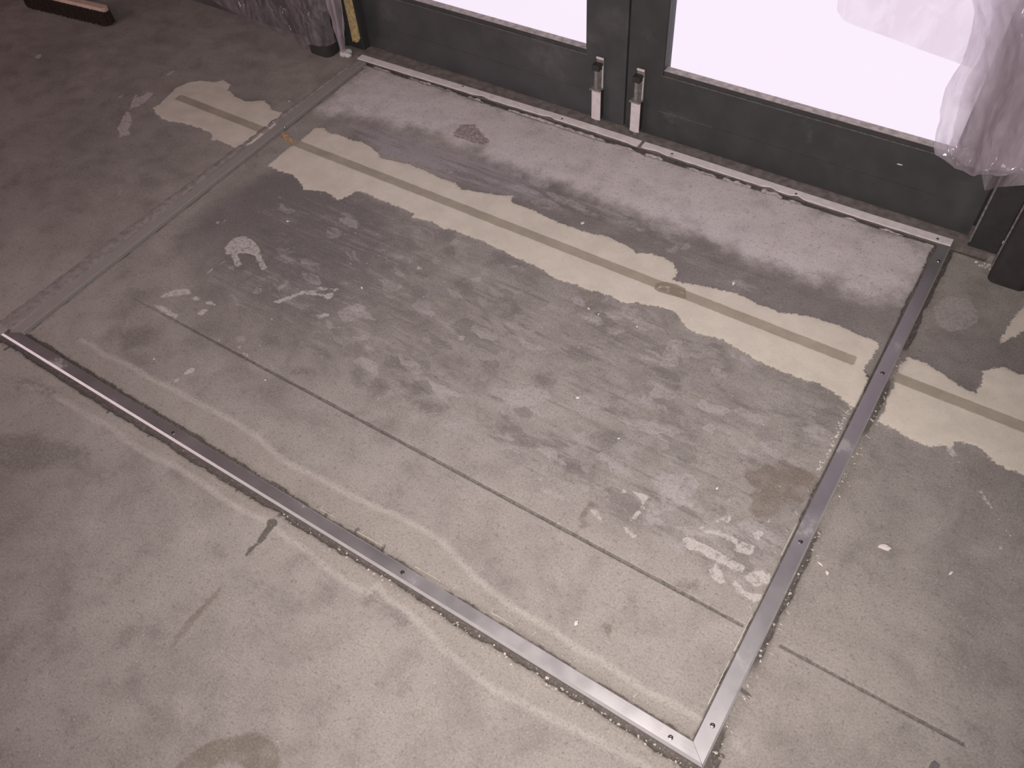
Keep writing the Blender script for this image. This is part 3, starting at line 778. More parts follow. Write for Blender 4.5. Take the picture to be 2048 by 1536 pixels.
# ------------------------------------------------------------------ the doors
def make_door(name, x0, x1, gx0, gx1, M_RAIL):
    """leaf from x0 to x1, glass opening gx0 to gx1"""
    root = empty(name, ((x0 + x1) / 2, DOOR_Y, 0))
    tag(root, None, None, None, 'structure')
    yb = DOOR_Y + .045
    GZ, TOP = .219, 1.92
    box('stile', (x0, DOOR_Y, .008), (gx0, yb, 2.08), M_RAIL, root)
    box('stile', (gx1, DOOR_Y, .008), (x1, yb, 2.08), M_RAIL, root)
    # bottom rail is made of two boards with a fine joint, and a glazing bead on top
    box('rail_board', (gx0, DOOR_Y + .0003, .008), (gx1, yb, .0925), M_RAIL, root)
    box('rail_board', (gx0, DOOR_Y + .0002, .0932), (gx1, yb, .2022), M_RAIL, root)
    box('glazing_bead', (gx0 + .0005, DOOR_Y + .0020, .2035), (gx1 - .0005, DOOR_Y + .020, GZ - .001), M_DOOR, root, .001, 1)
    box('bead_highlight', (gx0 - .004, DOOR_Y - .0005, .2023), (gx1 + .004, DOOR_Y + .004, .2034), M_GLINT, root)  # pale line standing in for the highlight on the groove's edge
    box('bead_ledge', (gx0 + .0003, DOOR_Y + .0015, GZ - .001), (gx1 - .0003, DOOR_Y + .0245, GZ + .0006), M_LEDGE, root)
    box('top_rail', (gx0, DOOR_Y, TOP), (gx1, yb, 2.08), M_DOOR, root, .0015, 1)
    for xa, xb in ((gx0, gx0 + .002), (gx1 - .002, gx1)):
        box('side_bead', (xa, DOOR_Y + .002, GZ + .0008), (xb, DOOR_Y + .0242, TOP - .001), M_DOOR, root)
    box('glass_pane', (gx0 - .003, DOOR_Y + .024, GZ - .01), (gx1 + .003, DOOR_Y + .030, TOP + .01), M_GLASS, root)
    return root


door_l = make_door('door_1', -.050, .9185, .045, .7914, M_DOOR_L)
door_r = make_door('door_2', .9245, 1.897, 1.031, 1.792, M_DOOR)
box('rail_highlight', (1.024, DOOR_Y - .0004, .0924), (1.19, DOOR_Y + .003, .0931), M_GLINT, door_r)  # partial pale line, a highlight painted along the board joint
bm = bmesh.new()
lump(bm, (1.686, DOOR_Y, .148), (.010, .0012, .0017), 4, rough=.6)
tag(from_bm('chipped_paint', bm, M_CHIP, door_r, True), 'pale chip in the paint of the bottom rail')
# dark rebate strip where the leaves meet
box('meeting_strip', (.9188, DOOR_Y + .010, .008), (.9243, DOOR_Y + .044, 2.08), M_BLACK, door_r)


def bolt(root, x0):
    """surface bolt at the foot of a leaf; x0 = left edge of its white cover"""
    y = DOOR_Y
    xc = x0 + .0145
    b = box('foot_bolt', (xc - .0105, y - .004, .100), (xc + .0125, y - .0004, .2085), M_BOLT, root, .001)
    box('top_lip', (xc - .0105, y - .0075, .2035), (xc + .0125, y - .0045, .2095), M_COVER, b, .0006)
    box('guide_block', (xc - .0145, y - .026, .176), (xc + .0095, y - .0045, .193), M_BLACK, b, .0015)
    bm = bmesh.new()
    bmesh.ops.create_cone(bm, cap_ends=True, segments=20, radius1=.0062, radius2=.0062, depth=.062)
    bmesh.ops.translate(bm, verts=bm.verts, vec=(xc - .004, y - .016, .147))
    from_bm('bolt_rod', bm, M_BOLT, b, False)
    box('edge_plate', (xc + .0105, y - .010, .118), (xc + .0128, y - .0045, .186), M_COVER, b, .0004)
    prism('collar', [(xc - .020, y - .0275), (xc + .0125, y - .0275), (xc + .0150, y - .0045), (xc - .016, y - .0045)], .1135, .1182, M_BOLT, b, .0008)
    # white enamelled cover, slightly arched at the foot
    bm = bmesh.new()
    prof = []
    n = 10
    for i in range(n + 1):
        t = i / n
        prof.append((x0 + .029 * t, .0165 - .0035 * math.sin(math.pi * t) * 0 + .0018 * (2 * t - 1) ** 2))
    bot_f = [bm.verts.new((px, y - .0225, pz)) for px, pz in prof]
    bot_b = [bm.verts.new((px, y - .0205, pz)) for px, pz in prof]
    top_f = [bm.verts.new((px, y - .0225, .1132)) for px, pz in prof]
    top_b = [bm.verts.new((px, y - .0205, .1132)) for px, pz in prof]
    for i in range(n):
        bm.faces.new((bot_f[i], bot_f[i + 1], top_f[i + 1], top_f[i]))
        bm.faces.new((bot_b[i + 1], bot_b[i], top_b[i], top_b[i + 1]))
        bm.faces.new((bot_f[i + 1], bot_f[i], bot_b[i], bot_b[i + 1]))
        bm.faces.new((top_f[i], top_f[i + 1], top_b[i + 1], top_b[i]))
    bm.faces.new((bot_f[0], top_f[0], top_b[0], bot_b[0])); bm.faces.new((bot_f[n], bot_b[n], top_b[n], top_f[n]))
    box('shaded_cover_body', (x0 + .0008, y - .0204, .0195), (x0 + .0275, y - .0004, .1130), M_BLACK, b)  # black body paints the shade on the sides of the white cover
    cv = from_bm('bolt_cover', bm, M_COVER, b)
    tag(cv, 'scuffed white cover of the foot bolt')
    bm = bmesh.new()
    bmesh.ops.create_cone(bm, cap_ends=True, segments=20, radius1=.0075, radius2=.0075, depth=.018)
    bmesh.ops.translate(bm, verts=bm.verts, vec=(xc - .001, y - .013, .011))
    from_bm('bolt_tip', bm, M_BOLT, b)
    return b


bolt(door_l, .823)
bolt(door_r, .951)


# ------------------------------------------------------------------ mat frame: three mitred bars and a dust-caked one
def bar_mesh(name, p_in0, p_in1, p_out0, p_out1, mat, parent, top=.0075, bev=.0045, steps=24, rag=0.0):
    """flat bar whose inner edge runs p_in0-p_in1 and outer edge p_out0-p_out1; outer arris bevelled"""
    bm = bmesh.new()
    rows = []
    for i in range(steps + 1):
        t = i / steps
        a = np.array(p_in0) * (1 - t) + np.array(p_in1) * t
        b = np.array(p_out0) * (1 - t) + np.array(p_out1) * t
        w = np.linalg.norm(b - a)
        wid = BAR
        e = a + (b - a) * (1 - bev / wid)
        e2 = a + (b - a) * .04
        prof = [(a[0], a[1], -.007), (a[0], a[1], top - .0008), (e2[0], e2[1], top), (e[0], e[1], top), (b[0], b[1], top - .0060), (b[0], b[1], -.007)]
        rows.append([bm.verts.new(p) for p in prof])
    for i in range(steps):
        for j in range(6):
            fc = bm.faces.new((rows[i][j], rows[i][(j + 1) % 6], rows[i + 1][(j + 1) % 6], rows[i + 1][j]))
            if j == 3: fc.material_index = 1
    bm.faces.new(rows[0][::-1]); bm.faces.new(rows[-1])
    o = from_bm(name, bm, mat, parent)
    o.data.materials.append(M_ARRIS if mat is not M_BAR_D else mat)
    return o


def screw(px, py, parent, bright=True, rad=.0046, ztop=.0075):
    x, y = fl(px, py, ztop)
    bm = bmesh.new()
    n = 24
    prof = [(1.0, 0.0), (1.0, .0006), (.82, .0015), (.45, .0019), (.40, .0011), (.0, .0009)]
    rings = []
    for q, h in prof[:-1]:
        rings.append([bm.verts.new((x + rad * q * math.cos(2 * math.pi * i / n), y + rad * q * math.sin(2 * math.pi * i / n), ztop + h)) for i in range(n)])
    c = bm.verts.new((x, y, ztop + prof[-1][1]))
    for ra, rb in zip(rings[:-1], rings[1:]):
        for i in range(n):
            bm.faces.new((ra[i], ra[(i + 1) % n], rb[(i + 1) % n], rb[i]))
    for i in range(n):
        bm.faces.new((rings[-1][i], rings[-1][(i + 1) % n], c))
    bm.faces.new(rings[0][::-1])
    return from_bm('screw', bm, M_SCREW if bright else M_SCREW_D, parent)


mat_frame = empty('mat_frame', (.92, .69, 0), 'flat aluminium mat-well frame screwed into slots in the concrete before the doors', 'mat frame')
b_front = bar_mesh('front_bar', (FRAME_IN_X0, 0), (FRAME_IN_X1 - .0007, 0), (FX0 - .012, FY0), (FX1 - .0007, FY0), M_BAR, mat_frame, bev=.0052)
b_right = bar_mesh('right_bar', (FRAME_IN_X1, 0.0), (FRAME_IN_X1 + .006, 1.4015), (FX1, FY0), (FX1 + .0020, 1.4035), M_BAR_R, mat_frame, bev=.0035)
b_left = bar_mesh('left_bar', (FRAME_IN_X0, 0.002), (FRAME_IN_X0, 1.380), (FX0, -.016), (FX0, 1.379), M_BAR_D, mat_frame, top=.0055, bev=.004)
tag(b_left, 'left frame bar caked in grey cement dust')
for px, py, br in ((346, 866, False), (805, 1145, False), (1341, 1475, True)): screw(px, py, b_front, br)
for px, py, br in ((1425, 1451, True), (1601, 1083, True), (1765, 746, False), (1877, 522, True)): screw(px, py, b_right, br)
for px, py, br in ((716, 132, True), (569, 253, True)): screw(px, py, b_left, br, .0034, .0055)


# mortar shoulders beside the left bar
def ribbon(name, path, widths, zs, mat, parent, jag=.003, seed=1, steps=140):
    bm = bmesh.new()
    rows = []
    P_ = np.array(path, float)
    seg = np.r_[0, np.cumsum(np.linalg.norm(np.diff(P_, axis=0), axis=1))]
    for i in range(steps + 1):
        s = seg[-1] * i / steps
        c = np.array([np.interp(s, seg, P_[:, 0]), np.interp(s, seg, P_[:, 1])])
        c2 = np.array([np.interp(min(s + .01, seg[-1]), seg, P_[:, 0]), np.interp(min(s + .01, seg[-1]), seg, P_[:, 1])])
        c1 = np.array([np.interp(max(s - .01, 0), seg, P_[:, 0]), np.interp(max(s - .01, 0), seg, P_[:, 1])])
        tdir = (c2 - c1) / np.linalg.norm(c2 - c1)
        nrm = np.array([-tdir[1], tdir[0]])
        w = np.interp(i / steps, np.linspace(0, 1, len(widths)), widths)
        row = []
        for j, u in enumerate((-1, -.6, 0, .6, 1)):
            jj = jag * mn.noise(Vector((s * 40 + seed * 9, u * 3, seed)))
            h = zs * (1 - u * u) * (.75 + .6 * mn.noise(Vector((s * 55, u * 2 + seed, 3.3)))) - .001
            q = c + nrm * (w * .5 * u + jj)
            row.append(bm.verts.new((q[0], q[1], h)))
        rows.append(row)
    for i in range(steps):
        for j in range(4):
            bm.faces.new((rows[i][j], rows[i][j + 1], rows[i + 1][j + 1], rows[i + 1][j]))
    bm.normal_update()
    if sum(f.normal.z for f in bm.faces) < 0:
        bmesh.ops.reverse_faces(bm, faces=bm.faces)
    m_ = bpy.data.meshes.new(name); bm.to_mesh(m_); bm.free()
    return link(name, m_, mat, parent, True)


M_SHOULDER = plain('grey_mortar_shoulder', (.235, .208, .205), .9, 0, .18, 60, .2)
sh = ribbon('mortar_shoulder', [(-.066, -.005), (-.062, .4), (-.054, .8), (-.050, 1.1), (-.044, 1.33)], [.062, .052, .036, .028, .024, .012], .0050, M_SHOULDER, None, .004, 5, 200)
tag(sh, 'rough grey mortar smear along the outer edge of the left frame bar', 'mortar')


# ------------------------------------------------------------------ threshold strips with broken mortar bedding
def threshold(xa, xb, label, screws, notches):
    root = empty('threshold_strip', ((xa + xb) / 2, 1.419, .004), label, 'threshold strip')
    bm = bmesh.new()
    n = int((xb - xa) / .006)
    rows = []
    for i in range(n + 1):
        x = xa + (xb - xa) * i / n
        yf = float(np.interp(x, STRIP_X, STRIP_F)) + .0012 * mn.noise(Vector((x * 30, 2.0, 1.0)))
        yb_ = float(np.interp(x, STRIP_X, STRIP_F)) + STRIP_W
        for nx_, nw, nd in notches:
            yf += nd * math.exp(-((x - nx_) / nw) ** 2)
        rows.append([bm.verts.new(p) for p in ((x, yf + .0004, .0042), (x, yf, .0068), (x, yf + .0008, .0075), (x, yb_, .0075), (x, yb_, .0042))])
    for i in range(n):
        for j in range(5):
            bm.faces.new((rows[i][j], rows[i][(j + 1) % 5], rows[i + 1][(j + 1) % 5], rows[i + 1][j]))
    bm.faces.new(rows[0][::-1]); bm.faces.new(rows[-1])
    from_bm('strip', bm, M_WHITE_STRIP, root)
    for px, py in screws:
        screw(px, py, root, False, .0034)
    return root


th_l = threshold(-.040, 1.000, 'pale metal threshold strip under the left door leaf, ending at a gap', ((926, 173), (1124, 238)), ((.46, .02, .006), (.70, .015, .006), (.99, .02, -.003)))
th_r = threshold(1.010, 1.8715, 'pale metal threshold strip under the right door leaf', ((1344, 308), (1592, 388), (1875, 478)), ((1.06, .02, .004), (1.40, .015, .007), (1.475, .012, .008)))
beds = [(.03, .10), (.175, .36), (.41, .47), (.56, .80), (.80, .90), (.93, 1.00), (1.03, 1.085), (1.16, 1.25), (1.27, 1.35), (1.38, 1.44), (1.455, 1.495), (1.60, 1.65), (1.70, 1.76)]
for i, (a, b) in enumerate(beds):
    bm = bmesh.new()
    n = max(4, int((b - a) / .005))
    rows = []
    for j in range(n + 1):
        x = a + (b - a) * j / n
        e = min(1.0, min(j, n - j) / 2.5)
        rowv = []
        gf = float(np.interp(x, STRIP_X, GAP_F)); sf = float(np.interp(x, STRIP_X, STRIP_F))
        y0 = gf + .001 + .0030 * mn.noise(Vector((x * 60, i, 0.2))) - (.004 if i in (4, 8, 9) else 0)
        y1 = gf + (sf - gf) * (.42 if i % 3 else .8) + .0022 * mn.noise(Vector((x * 50, i, 5.2))) + (.010 if i in (2, 8, 9) and j % 7 < 3 else 0)
        for q, u in enumerate((0, .3, .65, 1)):
            hz = (.0035 + .004 * mn.noise(Vector((x * 80, u * 4, i + .5)))) * (1 if 0 < q < 3 else .1) * e - .003 + (.0035 if i in (4, 8, 9) else 0)
            rowv.append(bm.verts.new((x, y0 + (y1 - y0) * u, hz if 0 < q < 3 else -.011)))
        rows.append(rowv)
    for j in range(n):
        for q in range(3):
            bm.faces.new((rows[j][q], rows[j][q + 1], rows[j + 1][q + 1], rows[j + 1][q]))
    bm.faces.new(rows[0]); bm.faces.new(rows[-1])
    from_bm('mortar_bed', bm, M_MORTAR, th_l if a < 1.0 else th_r, True)


# ------------------------------------------------------------------ plastic sheets
def grid_mesh(name, fn, nu, nv, mat, parent=None):
    vs, fs = [], []
    for j in range(nv + 1):
        for i in range(nu + 1):
            vs.append(fn(i / nu, j / nv))
    for j in range(nv):
        for i in range(nu):
            a = j * (nu + 1) + i
            fs.append((a, a + 1, a + nu + 2, a + nu + 1))
    m_ = bpy.data.meshes.new(name)
    m_.from_pydata(vs, [], fs)
    return link(name, m_, mat, parent, True)


left_sheet = empty('plastic_sheet', (-.4, 1.39, 0), 'clear plastic dust sheet over the dark wall and column left of the doors', 'plastic sheet')
PATH = np.array([(-1.05, 1.403), (-.9, 1.402), (-.6, 1.394), (-.42, 1.386), (-.31, 1.376), (-.25, 1.350), (-.205, 1.334), (-.15, 1.334), (-.118, 1.352), (-.112, 1.380)])
PS = np.r_[0, np.cumsum(np.linalg.norm(np.diff(PATH, axis=0), axis=1))]


def left_fn(u, v):
    s = PS[-1] * u
    x = np.interp(s, PS, PATH[:, 0]); y = np.interp(s, PS, PATH[:, 1])
    zb = np.interp(x, [-1.35, -.95, -.70, -.55, -.42, -.25, -.20, -.10], [.12, .085, .035, .012, .004, .006, .040, .052])
    zz = zb + (2.0 - zb) * v ** 1.9
    w = mn.noise(Vector((x * 7, zz * 5, 1.0))) + .6 * mn.noise(Vector((x * 19 + zz * 9, zz * 13, 4.0))) + .35 * mn.noise(Vector((x * 45, zz * 38, 9.0)))
    amp = .012 * min(1, v * 9 + .15)
    y -= abs(amp * w) + .001
    if -.245 < x < -.125: y = min(y, 1.341)
    return (x, y, zz + .006 * mn.noise(Vector((x * 14, 0, 7))) * (1 - v) * (1 if x < -.25 else .5) + .001)


grid_mesh('wall_sheet', left_fn, 150, 70, M_SHEET, left_sheet)


def gather_fn(u, v):
    zz = .016 + 1.9 * v ** 2.0
    wdt = np.interp(zz, [.016, .03, .06, .12, .2, 1.9], [.026, .020, .030, .055, .078, .10])
    cx = np.interp(zz, [.016, .05, .12, .2, .64], [-.098, -.094, -.089, -.086, -.09])
    x = cx + wdt * (u - .5)
    fold = .010 * math.sin(u * 17 + 3 * zz) * min(1, wdt / .05) + .006 * mn.noise(Vector((u * 9, zz * 26, 2.0)))
    return (x, 1.386 + fold - .012 * math.sin(math.pi * u), zz)


gathered = grid_mesh('gathered_edge', gather_fn, 34, 60, M_SHEET_R, left_sheet)
tag(gathered, 'bunched milky edge of the sheet twisted to a point')

right_sheet = empty('plastic_sheet', (1.9, 1.40, .25), 'milky plastic sheet bunched up over the right door leaf and column', 'plastic sheet')


HEM = np.array([(1.7465, 1.405, .2653), (1.7555, 1.405, .2519), (1.7717, 1.405, .2437), (1.7984, 1.40, .2384), (1.8361, 1.385, .2399), (1.8649, 1.35, .2717),
                (1.8979, 1.32, .3005), (1.9395, 1.315, .3207), (1.9994, 1.315, .3455), (2.09, 1.335, .37), (2.13, 1.40, .38), (2.28, 1.41, .40)])
FLAP = np.array([(1.8544, 1.425, .238), (1.8673, 1.412, .2215), (1.8879, 1.408, .1833), (1.9039, 1.366, .2311), (1.9206, 1.336, .2617), (1.9518, 1.327, .284),
                 (2.0109, 1.327, .3133), (2.07, 1.33, .33), (2.12, 1.38, .34), (2.28, 1.42, .36)])
EDGE_Z = [.26, .3128, .356, .404, .436, .473, .512, .559, .60, 2.05]
EDGE_X = [1.7468, 1.7378, 1.7311, 1.7256, 1.7305, 1.7381, 1.7345, 1.7266, 1.7076, 1.62]


def right_fn(hem, front):
    arc = np.r_[0, np.cumsum(np.linalg.norm(np.diff(hem[:, :2], axis=0), axis=1))]

    def fn(u, v):
        s_ = arc[-1] * u
        hx, hy, hz = (np.interp(s_, arc, hem[:, c]) for c in range(3))
        zz = hz + (2.05 - hz) * v ** 1.9
        ex = (np.interp(zz, EDGE_Z, EDGE_X) - 1.7468) if front else 0.0
        x = hx + ex * max(0.0, 1 - s_ / .30)
        warp = .5 * mn.noise(Vector((s_ * 5, zz * 2.5, 3.0)))
        ph = s_ * 26 + 3.2 * warp + (zz - .3) * 5.5 * max(0.0, 1 - s_ / .35)
        fold = abs(math.sin(ph)) ** .6 - .6
        fold += .7 * (abs(math.sin(ph * 2.3 + 1.0 + 2 * warp)) ** .7 - .6)
        crease = abs(mn.noise(Vector((s_ * 26 + zz * 9, zz * 20, 5.0)))) - .25
        amp = (.024 if front else .007) * (.35 + .65 * min(1, v * 7))
        y = hy + amp * fold + (.012 if front else .006) * crease * (.4 + .8 * math.exp(-v * 9))
        if front:
            y -= .012 * math.exp(-v * 30)
            zz += .006 * mn.noise(Vector((s_ * 30, 1, 2))) * math.exp(-v * 12)
        x = float(x + .006 * crease)
        lim = 1.326 if 1.955 < x < 2.085 else 1.426
        return (x, float(min(y, lim)), float(zz))
    return fn


grid_mesh('front_fold', right_fn(HEM, True), 150, 120, M_SHEET_R, right_sheet)


def inner_fn(u, v):
    p = right_fn(HEM, True)(.03 + .97 * u, v)
    q = right_fn(HEM, True)(min(1, .03 + .97 * u + .035), v)
    x = p[0] + .012
    return (x, min(max(p[1], q[1]) + .010, 1.331 if 1.95 < x < 2.09 else 1.429), p[2] + .010)


grid_mesh('inner_fold', inner_fn, 90, 70, M_SHEET_R, right_sheet)
grid_mesh('lower_flap', right_fn(FLAP, False), 80, 50, M_SHEET_R, right_sheet)


def film_fn(u, v):
    # slanted lower edge from the left corner to the bunched sheet
    xb = 1.447 + .36 * u
    zb = np.interp(u, [0, .06, .95, 1.0], [.497, .478, .436, .436])
    zt = 1.75
    zz = zb + (zt - zb) * v
    x = xb - (.02 + .35 * (1 - u)) * v * .7
    y = 1.448 - .004 * math.exp(-v * 30) + .004 * mn.noise(Vector((x * 9, zz * 9, 2)))
    return (x, y, zz)


film = grid_mesh('protective_film', film_fn, 40, 40, M_FILM)
tag(film, 'white translucent film hanging slanted across the glass of the right door leaf', 'film')

# ------------------------------------------------------------------ things at the edges
# ochre batten standing in the left corner of the doors, ragged foot
bm = bmesh.new()
rows = []
for i in range(40):
    t = i / 39
    zz = .050 + 1.9 * t ** 1.5
    x0, x1 = -.0635 + .002 * math.sin(t * 5), -.0275 + .002 * math.sin(t * 6 + 1)
    if i == 0: x1 = -.050
    if i == 1: x1 = -.036
    rows.append([bm.verts.new((x, y, zz + dz)) for x, y, dz in ((x0, 1.402, 0), (x1, 1.399, .012 if i == 0 else 0), (x1, 1.404, 0), (x0, 1.407, 0))])
for a, b in zip(rows[:-1], rows[1:]):
    for j in range(4):
        bm.faces.new((a[j], a[(j + 1) % 4], b[(j + 1) % 4], b[j]))
bm.faces.new(rows[0][::-1]); bm.faces.new(rows[-1])
tag(from_bm('wooden_batten', bm, M_BATTEN), 'ochre wooden batten with a ragged foot standing beside the left door leaf', 'batten')

bm = bmesh.new()
lump(bm, (-.098, 1.392, .008), (.020, .015, .011), 3, sub=3, rough=.5)
lump(bm, (-.084, 1.387, .006), (.012, .010, .009), 5, sub=3, rough=.5)
tag(from_bm('plaster_lump', bm, M_LUMP, None, True), 'white plaster lump at the pointed foot of the bunched plastic', 'plaster')

# push broom leaning on the wall, top left
BX0, BY0, BX1, BY1 = -1.440, 1.070, -1.000, 1.122
bdir = np.array([BX1 - BX0, BY1 - BY0]); BL = np.linalg.norm(bdir); bdir /= BL
bn = np.array([-bdir[1], bdir[0]])
broom = empty('push_broom', ((BX0 + BX1) / 2, (BY0 + BY1) / 2, 0), 'wide push broom with pale wooden head and dark bristles by the back wall', 'broom')


def bpt(s, w): return tuple(np.array([BX0, BY0]) + bdir * s + bn * w)


def stadium(s0, s1, w0, w1, n=8):
    rad = (w1 - w0) / 2; c = (w0 + w1) / 2
    out = [bpt(s1 - rad + rad * math.cos(a), c + rad * math.sin(a)) for a in np.linspace(-math.pi / 2, math.pi / 2, n)]
    out += [bpt(s0 + rad + rad * math.cos(a), c + rad * math.sin(a)) for a in np.linspace(math.pi / 2, 3 * math.pi / 2, n)]
    return out


prism('head_block', stadium(.006, BL - .004, .016, .046), .052, .066, M_BLOCKW, broom, .003)
bm = bmesh.new()
for i in range(120):
    for j in range(10):
        s = .008 + (BL - .016) * (i + random.random()) / 120; w = .010 + .042 * (j + random.random()) / 10
        endk = min(1, min(s, BL - s) / .03)
        if abs(w - .031) > .023 * math.sqrt(max(.05, endk)): continue
        p0 = bpt(s, w)
        p1 = bpt(s + random.uniform(-.006, .006) + 0, w + random.uniform(-.004, .004) + (w - .031) * .12)
        wd = .0022
        v = [bm.verts.new(q) for q in ((p0[0] - wd, p0[1], .055), (p0[0] + wd, p0[1], .055), (p1[0] + wd, p1[1], .0015), (p1[0] - wd, p1[1], .0015))]
        bm.faces.new(v)
        v = [bm.verts.new(q) for q in ((p0[0], p0[1] - wd, .055), (p0[0], p0[1] + wd, .055), (p1[0], p1[1] + wd, .0015), (p1[0], p1[1] - wd, .0015))]
        bm.faces.new(v)
m_ = bpy.data.meshes.new('bristles'); bm.to_mesh(m_); bm.free()
tag(link('bristles', m_, M_BRISTLE, broom), None, None, None, 'stuff')
pa = Vector((*bpt(BL * .42, .034), .068)); pb = Vector((pa.x - .16, 1.398, 1.28))
bm = bmesh.new()
bmesh.ops.create_cone(bm, cap_ends=True, segments=18, radius1=.0125, radius2=.0125, depth=(pb - pa).length)
bmesh.ops.transform(bm, matrix=Matrix.Translation((pa + pb) / 2) @ (pb - pa).to_track_quat('Z', 'Y').to_matrix().to_4x4(), verts=bm.verts)
from_bm('handle', bm, M_BLOCKW, broom, False)

# ------------------------------------------------------------------ loose bits on the floor
chips = [  # px, py, length, width, label
    (1467, 569, .011, .008, 'small pale oval chip on the dark floor between cream band and threshold'),
    (1165, 448, .010, .009, 'round pale pebble on the dark floor close above the cream band'),
    (1155, 797, .010, .007, 'white angular chip alone near the middle of the framed floor'),
    (1177, 618, .009, .004, 'bright white curled flake just below the cream band'),
    (1197, 630, .006, .004, 'tiny bright white flake right of the curled flake'),
    (1274, 655, .006, .005, 'tiny white crumb under the right part of the cream band'),
    (1770, 1096, .022, .014, 'largest white plaster blob on the floor right of the frame'),
    (1640, 1129, .013, .004, 'long pale splinter lying beside the right frame bar'),
    (1654, 1147, .010, .007, 'pale chip next to the long splinter beside the right bar'),
    (1901, 1147, .014, .004, 'cream sliver on the open floor far right of the frame'),
    (576, 444, .008, .006, 'white crumb on the darkest floor left of centre'),
    (724, 577, .007, .005, 'white pebble beside the netted splash on dark floor'),
    (531, 761, .006, .004, 'white grain in the floor between saw cut and front bar, at left'),
    (1434, 978, .008, .005, 'cream chip between the damp patch and lilac adhesive'),
    (1238, 878, .006, .004, 'cream crumb in the middle of the framed floor, right half'),
    (309, 719, .006, .004, 'bright crumb near the left front corner of the frame'),
    (579, 204, .007, .005, 'pale crumb on the floor just outside the left frame bar'),
    (1153, 1247, .013, .007, 'pale cluster of plaster between saw cut and front bar'),
]
for i, (px, py, ln, wd, lab) in enumerate(chips):
    x, y = fl(px, py)
    bm = bmesh.new()
    lump(bm, (0, 0, 0), (ln * .5, wd * .5, min(wd * .3, .002)), i + 2, sub=2, rough=.7)
    o = from_bm('plaster_chip', bm, M_CHIP, None, True)
    zb = min(v.co.z for v in o.data.vertices)
    o.location = (x, y, -zb + .0012)
    tag(o, lab, 'chip')

# orange splinter of timber in the end of the filled chase
bm = bmesh.new()
for (a, b, c, d, h) in (((562, 268), (568, 266), (588, 283), (584, 286), .004), ((566, 273), (574, 272), (581, 279), (570, 279), .003)):
    q = [fl(*p) for p in (a, b, c, d)]
    lo = [bm.verts.new((x, y, -.002)) for x, y in q]; hi = [bm.verts.new((x, y, h)) for x, y in q]
    bm.faces.new(hi); bm.faces.new(lo[::-1])
    for i in range(4): bm.faces.new((lo[i], lo[(i + 1) % 4], hi[(i + 1) % 4], hi[i]))
tag(from_bm('wood_splinter', bm, M_WOODCHIP), 'orange-brown wood splinter in the chase against the left frame bar', 'splinter')

q = [fl(*p) for p in ((1855, 1540), (1862, 1525), (1868, 1521), (1879, 1530), (1874, 1544))]
tag(prism('tape_scrap', q, .0008, .0032, M_RUBBER, None, .0006), 'dark purple-grey scrap of tape at the bottom right of the floor', 'scrap')

# small dark curled scrap
bm = bmesh.new()
rows = []
for i in range(13):
    t = i / 12
    px, py = 869 + 8 * t, 754 + 9 * t ** 2
    x, y = fl(px, py)
    w = .0012 * (1 - .7 * abs(2 * t - 1))
    rows.append([bm.verts.new((x - w, y + w, .0018)), bm.verts.new((x + w, y - w, .0018)), bm.verts.new((x + w, y - w, .0036)), bm.verts.new((x - w, y + w, .0036))])
for a, b in zip(rows[:-1], rows[1:]):
    for j in range(4): bm.faces.new((a[j], a[(j + 1) % 4], b[(j + 1) % 4], b[j]))
bm.faces.new(rows[0][::-1]); bm.faces.new(rows[-1])
tag(from_bm('rubber_curl', bm, M_RUBBER), 'tiny dark curled scrap left of centre in the framed floor', 'scrap')

# grit and crumbs nobody could count
bm = bmesh.new()


def crumb(x, y, s, seed, zoff=0.0):
    t = bmesh.ops.create_icosphere(bm, subdivisions=1, radius=1.0)
    a = random.random() * 6.28
    ca, sa = math.cos(a), math.sin(a)
    e = random.uniform(.45, 1.0)
    for v in t['verts']:
        q = 1 + .5 * mn.noise(v.co * 1.5 + Vector((seed, seed * .7, 0)))
        u, w, h = v.co.x * s * q, v.co.y * s * e * q, v.co.z * s * .5 * q
        v.co = (x + ca * u - sa * w, y + sa * u + ca * w, h + s * .35 + zoff)


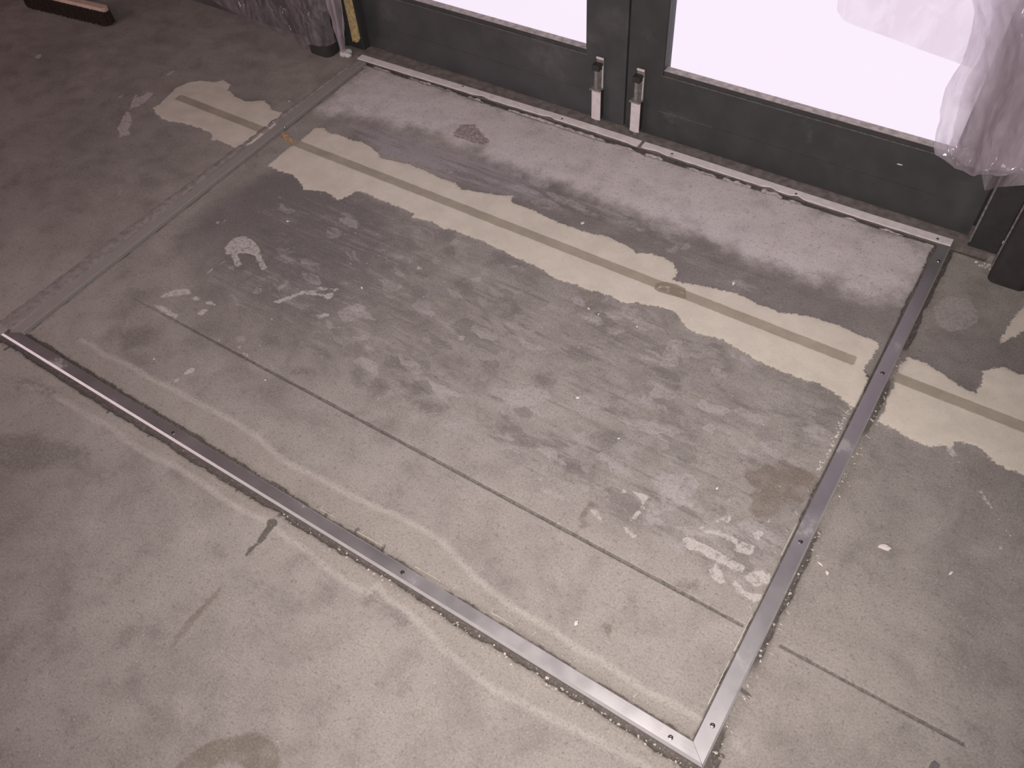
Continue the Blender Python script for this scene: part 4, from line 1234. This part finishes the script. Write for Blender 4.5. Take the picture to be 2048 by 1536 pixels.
for i in range(300):
    x, y = random.uniform(.05, 1.8), random.betavariate(1.6, 1.8) * 1.35
    crumb(x, y, random.choice((.0008, .001, .0013, .0018)), i)
for i in range(160):
    x, y = random.uniform(-1.2, 2.4), random.uniform(-.6, 1.2)
    crumb(x, y, random.choice((.0008, .001, .0014)), i + 900)
for i in range(260):    # spoil along the front and right bars
    t = random.random()
    if i % 2:
        x = .9 + .97 * t ** .7; y = -.036 - abs(random.gauss(0, .008))
    else:
        y = 1.0 * t; x = 1.8745 + abs(random.gauss(0, .010))
    crumb(x, y, random.choice((.0012, .0018, .0025, .0032)), i + 2000, -.002)
for i in range(70):
    y = .62 + .2 * random.random(); x = 1.832 - abs(random.gauss(0, .006))
    crumb(x, y, random.choice((.0015, .002, .003)), i + 3000)
for i in range(26):
    y = 1.385 + .02 * random.random(); x = random.choice((1.965, 1.98)) + random.gauss(0, .012)
    crumb(x, y - .01, random.uniform(.002, .006), i + 4000)
cr = from_bm('concrete_crumbs', bm, M_CRUMB)
tag(cr, 'fine pale concrete crumbs scattered over the floor and along the bars', 'crumbs', None, 'stuff')

# dry fibres sticking out along the bars
bm = bmesh.new()


def fibre(x, y, ang, ln, wd, zz=.0012):
    wd *= .62
    ca, sa = math.cos(ang), math.sin(ang)
    q = [(0, -wd), (ln, -wd * .6), (ln, wd * .6), (0, wd)]
    lo = [bm.verts.new((x + ca * a - sa * b, y + sa * a + ca * b, zz)) for a, b in q]
    hi = [bm.verts.new((x + ca * a - sa * b, y + sa * a + ca * b, zz + wd * 1.2)) for a, b in q]
    bm.faces.new(hi); bm.faces.new(lo[::-1])
    for i in range(4): bm.faces.new((lo[i], lo[(i + 1) % 4], hi[(i + 1) % 4], hi[i]))


for y in (.62, .56, .50, .455, .40, .345, .27, .22, .19, .13):      # inside the right bar
    fibre(1.828 + random.uniform(-.003, .003), y, random.uniform(2.5, 3.0), random.uniform(.004, .009), .0009)
for ya, yb in ((.40, .48), (.18, .26), (.07, .16)):
    fibre(1.8345, ya, math.pi / 2, yb - ya, .0011)
for y in (.30, .26, .21, .16, .12, .05, .75, .7):
    fibre(1.884 + random.uniform(0, .006), y, random.uniform(-.7, .2), random.uniform(.004, .010), .0010)
for xa, xb in ((.99, 1.03), (1.09, 1.16), (1.24, 1.30), (1.42, 1.47)):
    fibre(xa, .011, .03, xb - xa, .0010)
for x in (.99, 1.02, 1.10, 1.15, 1.27, 1.33, 1.42, 1.51, 1.60, 1.72):
    fibre(x, .013, random.uniform(1.0, 2.0), random.uniform(.006, .012), .0007)
fb = from_bm('straw_fibres', bm, M_STRAW)
tag(fb, 'pale dry fibres sticking out of the slots along the frame bars', 'fibres', None, 'stuff')
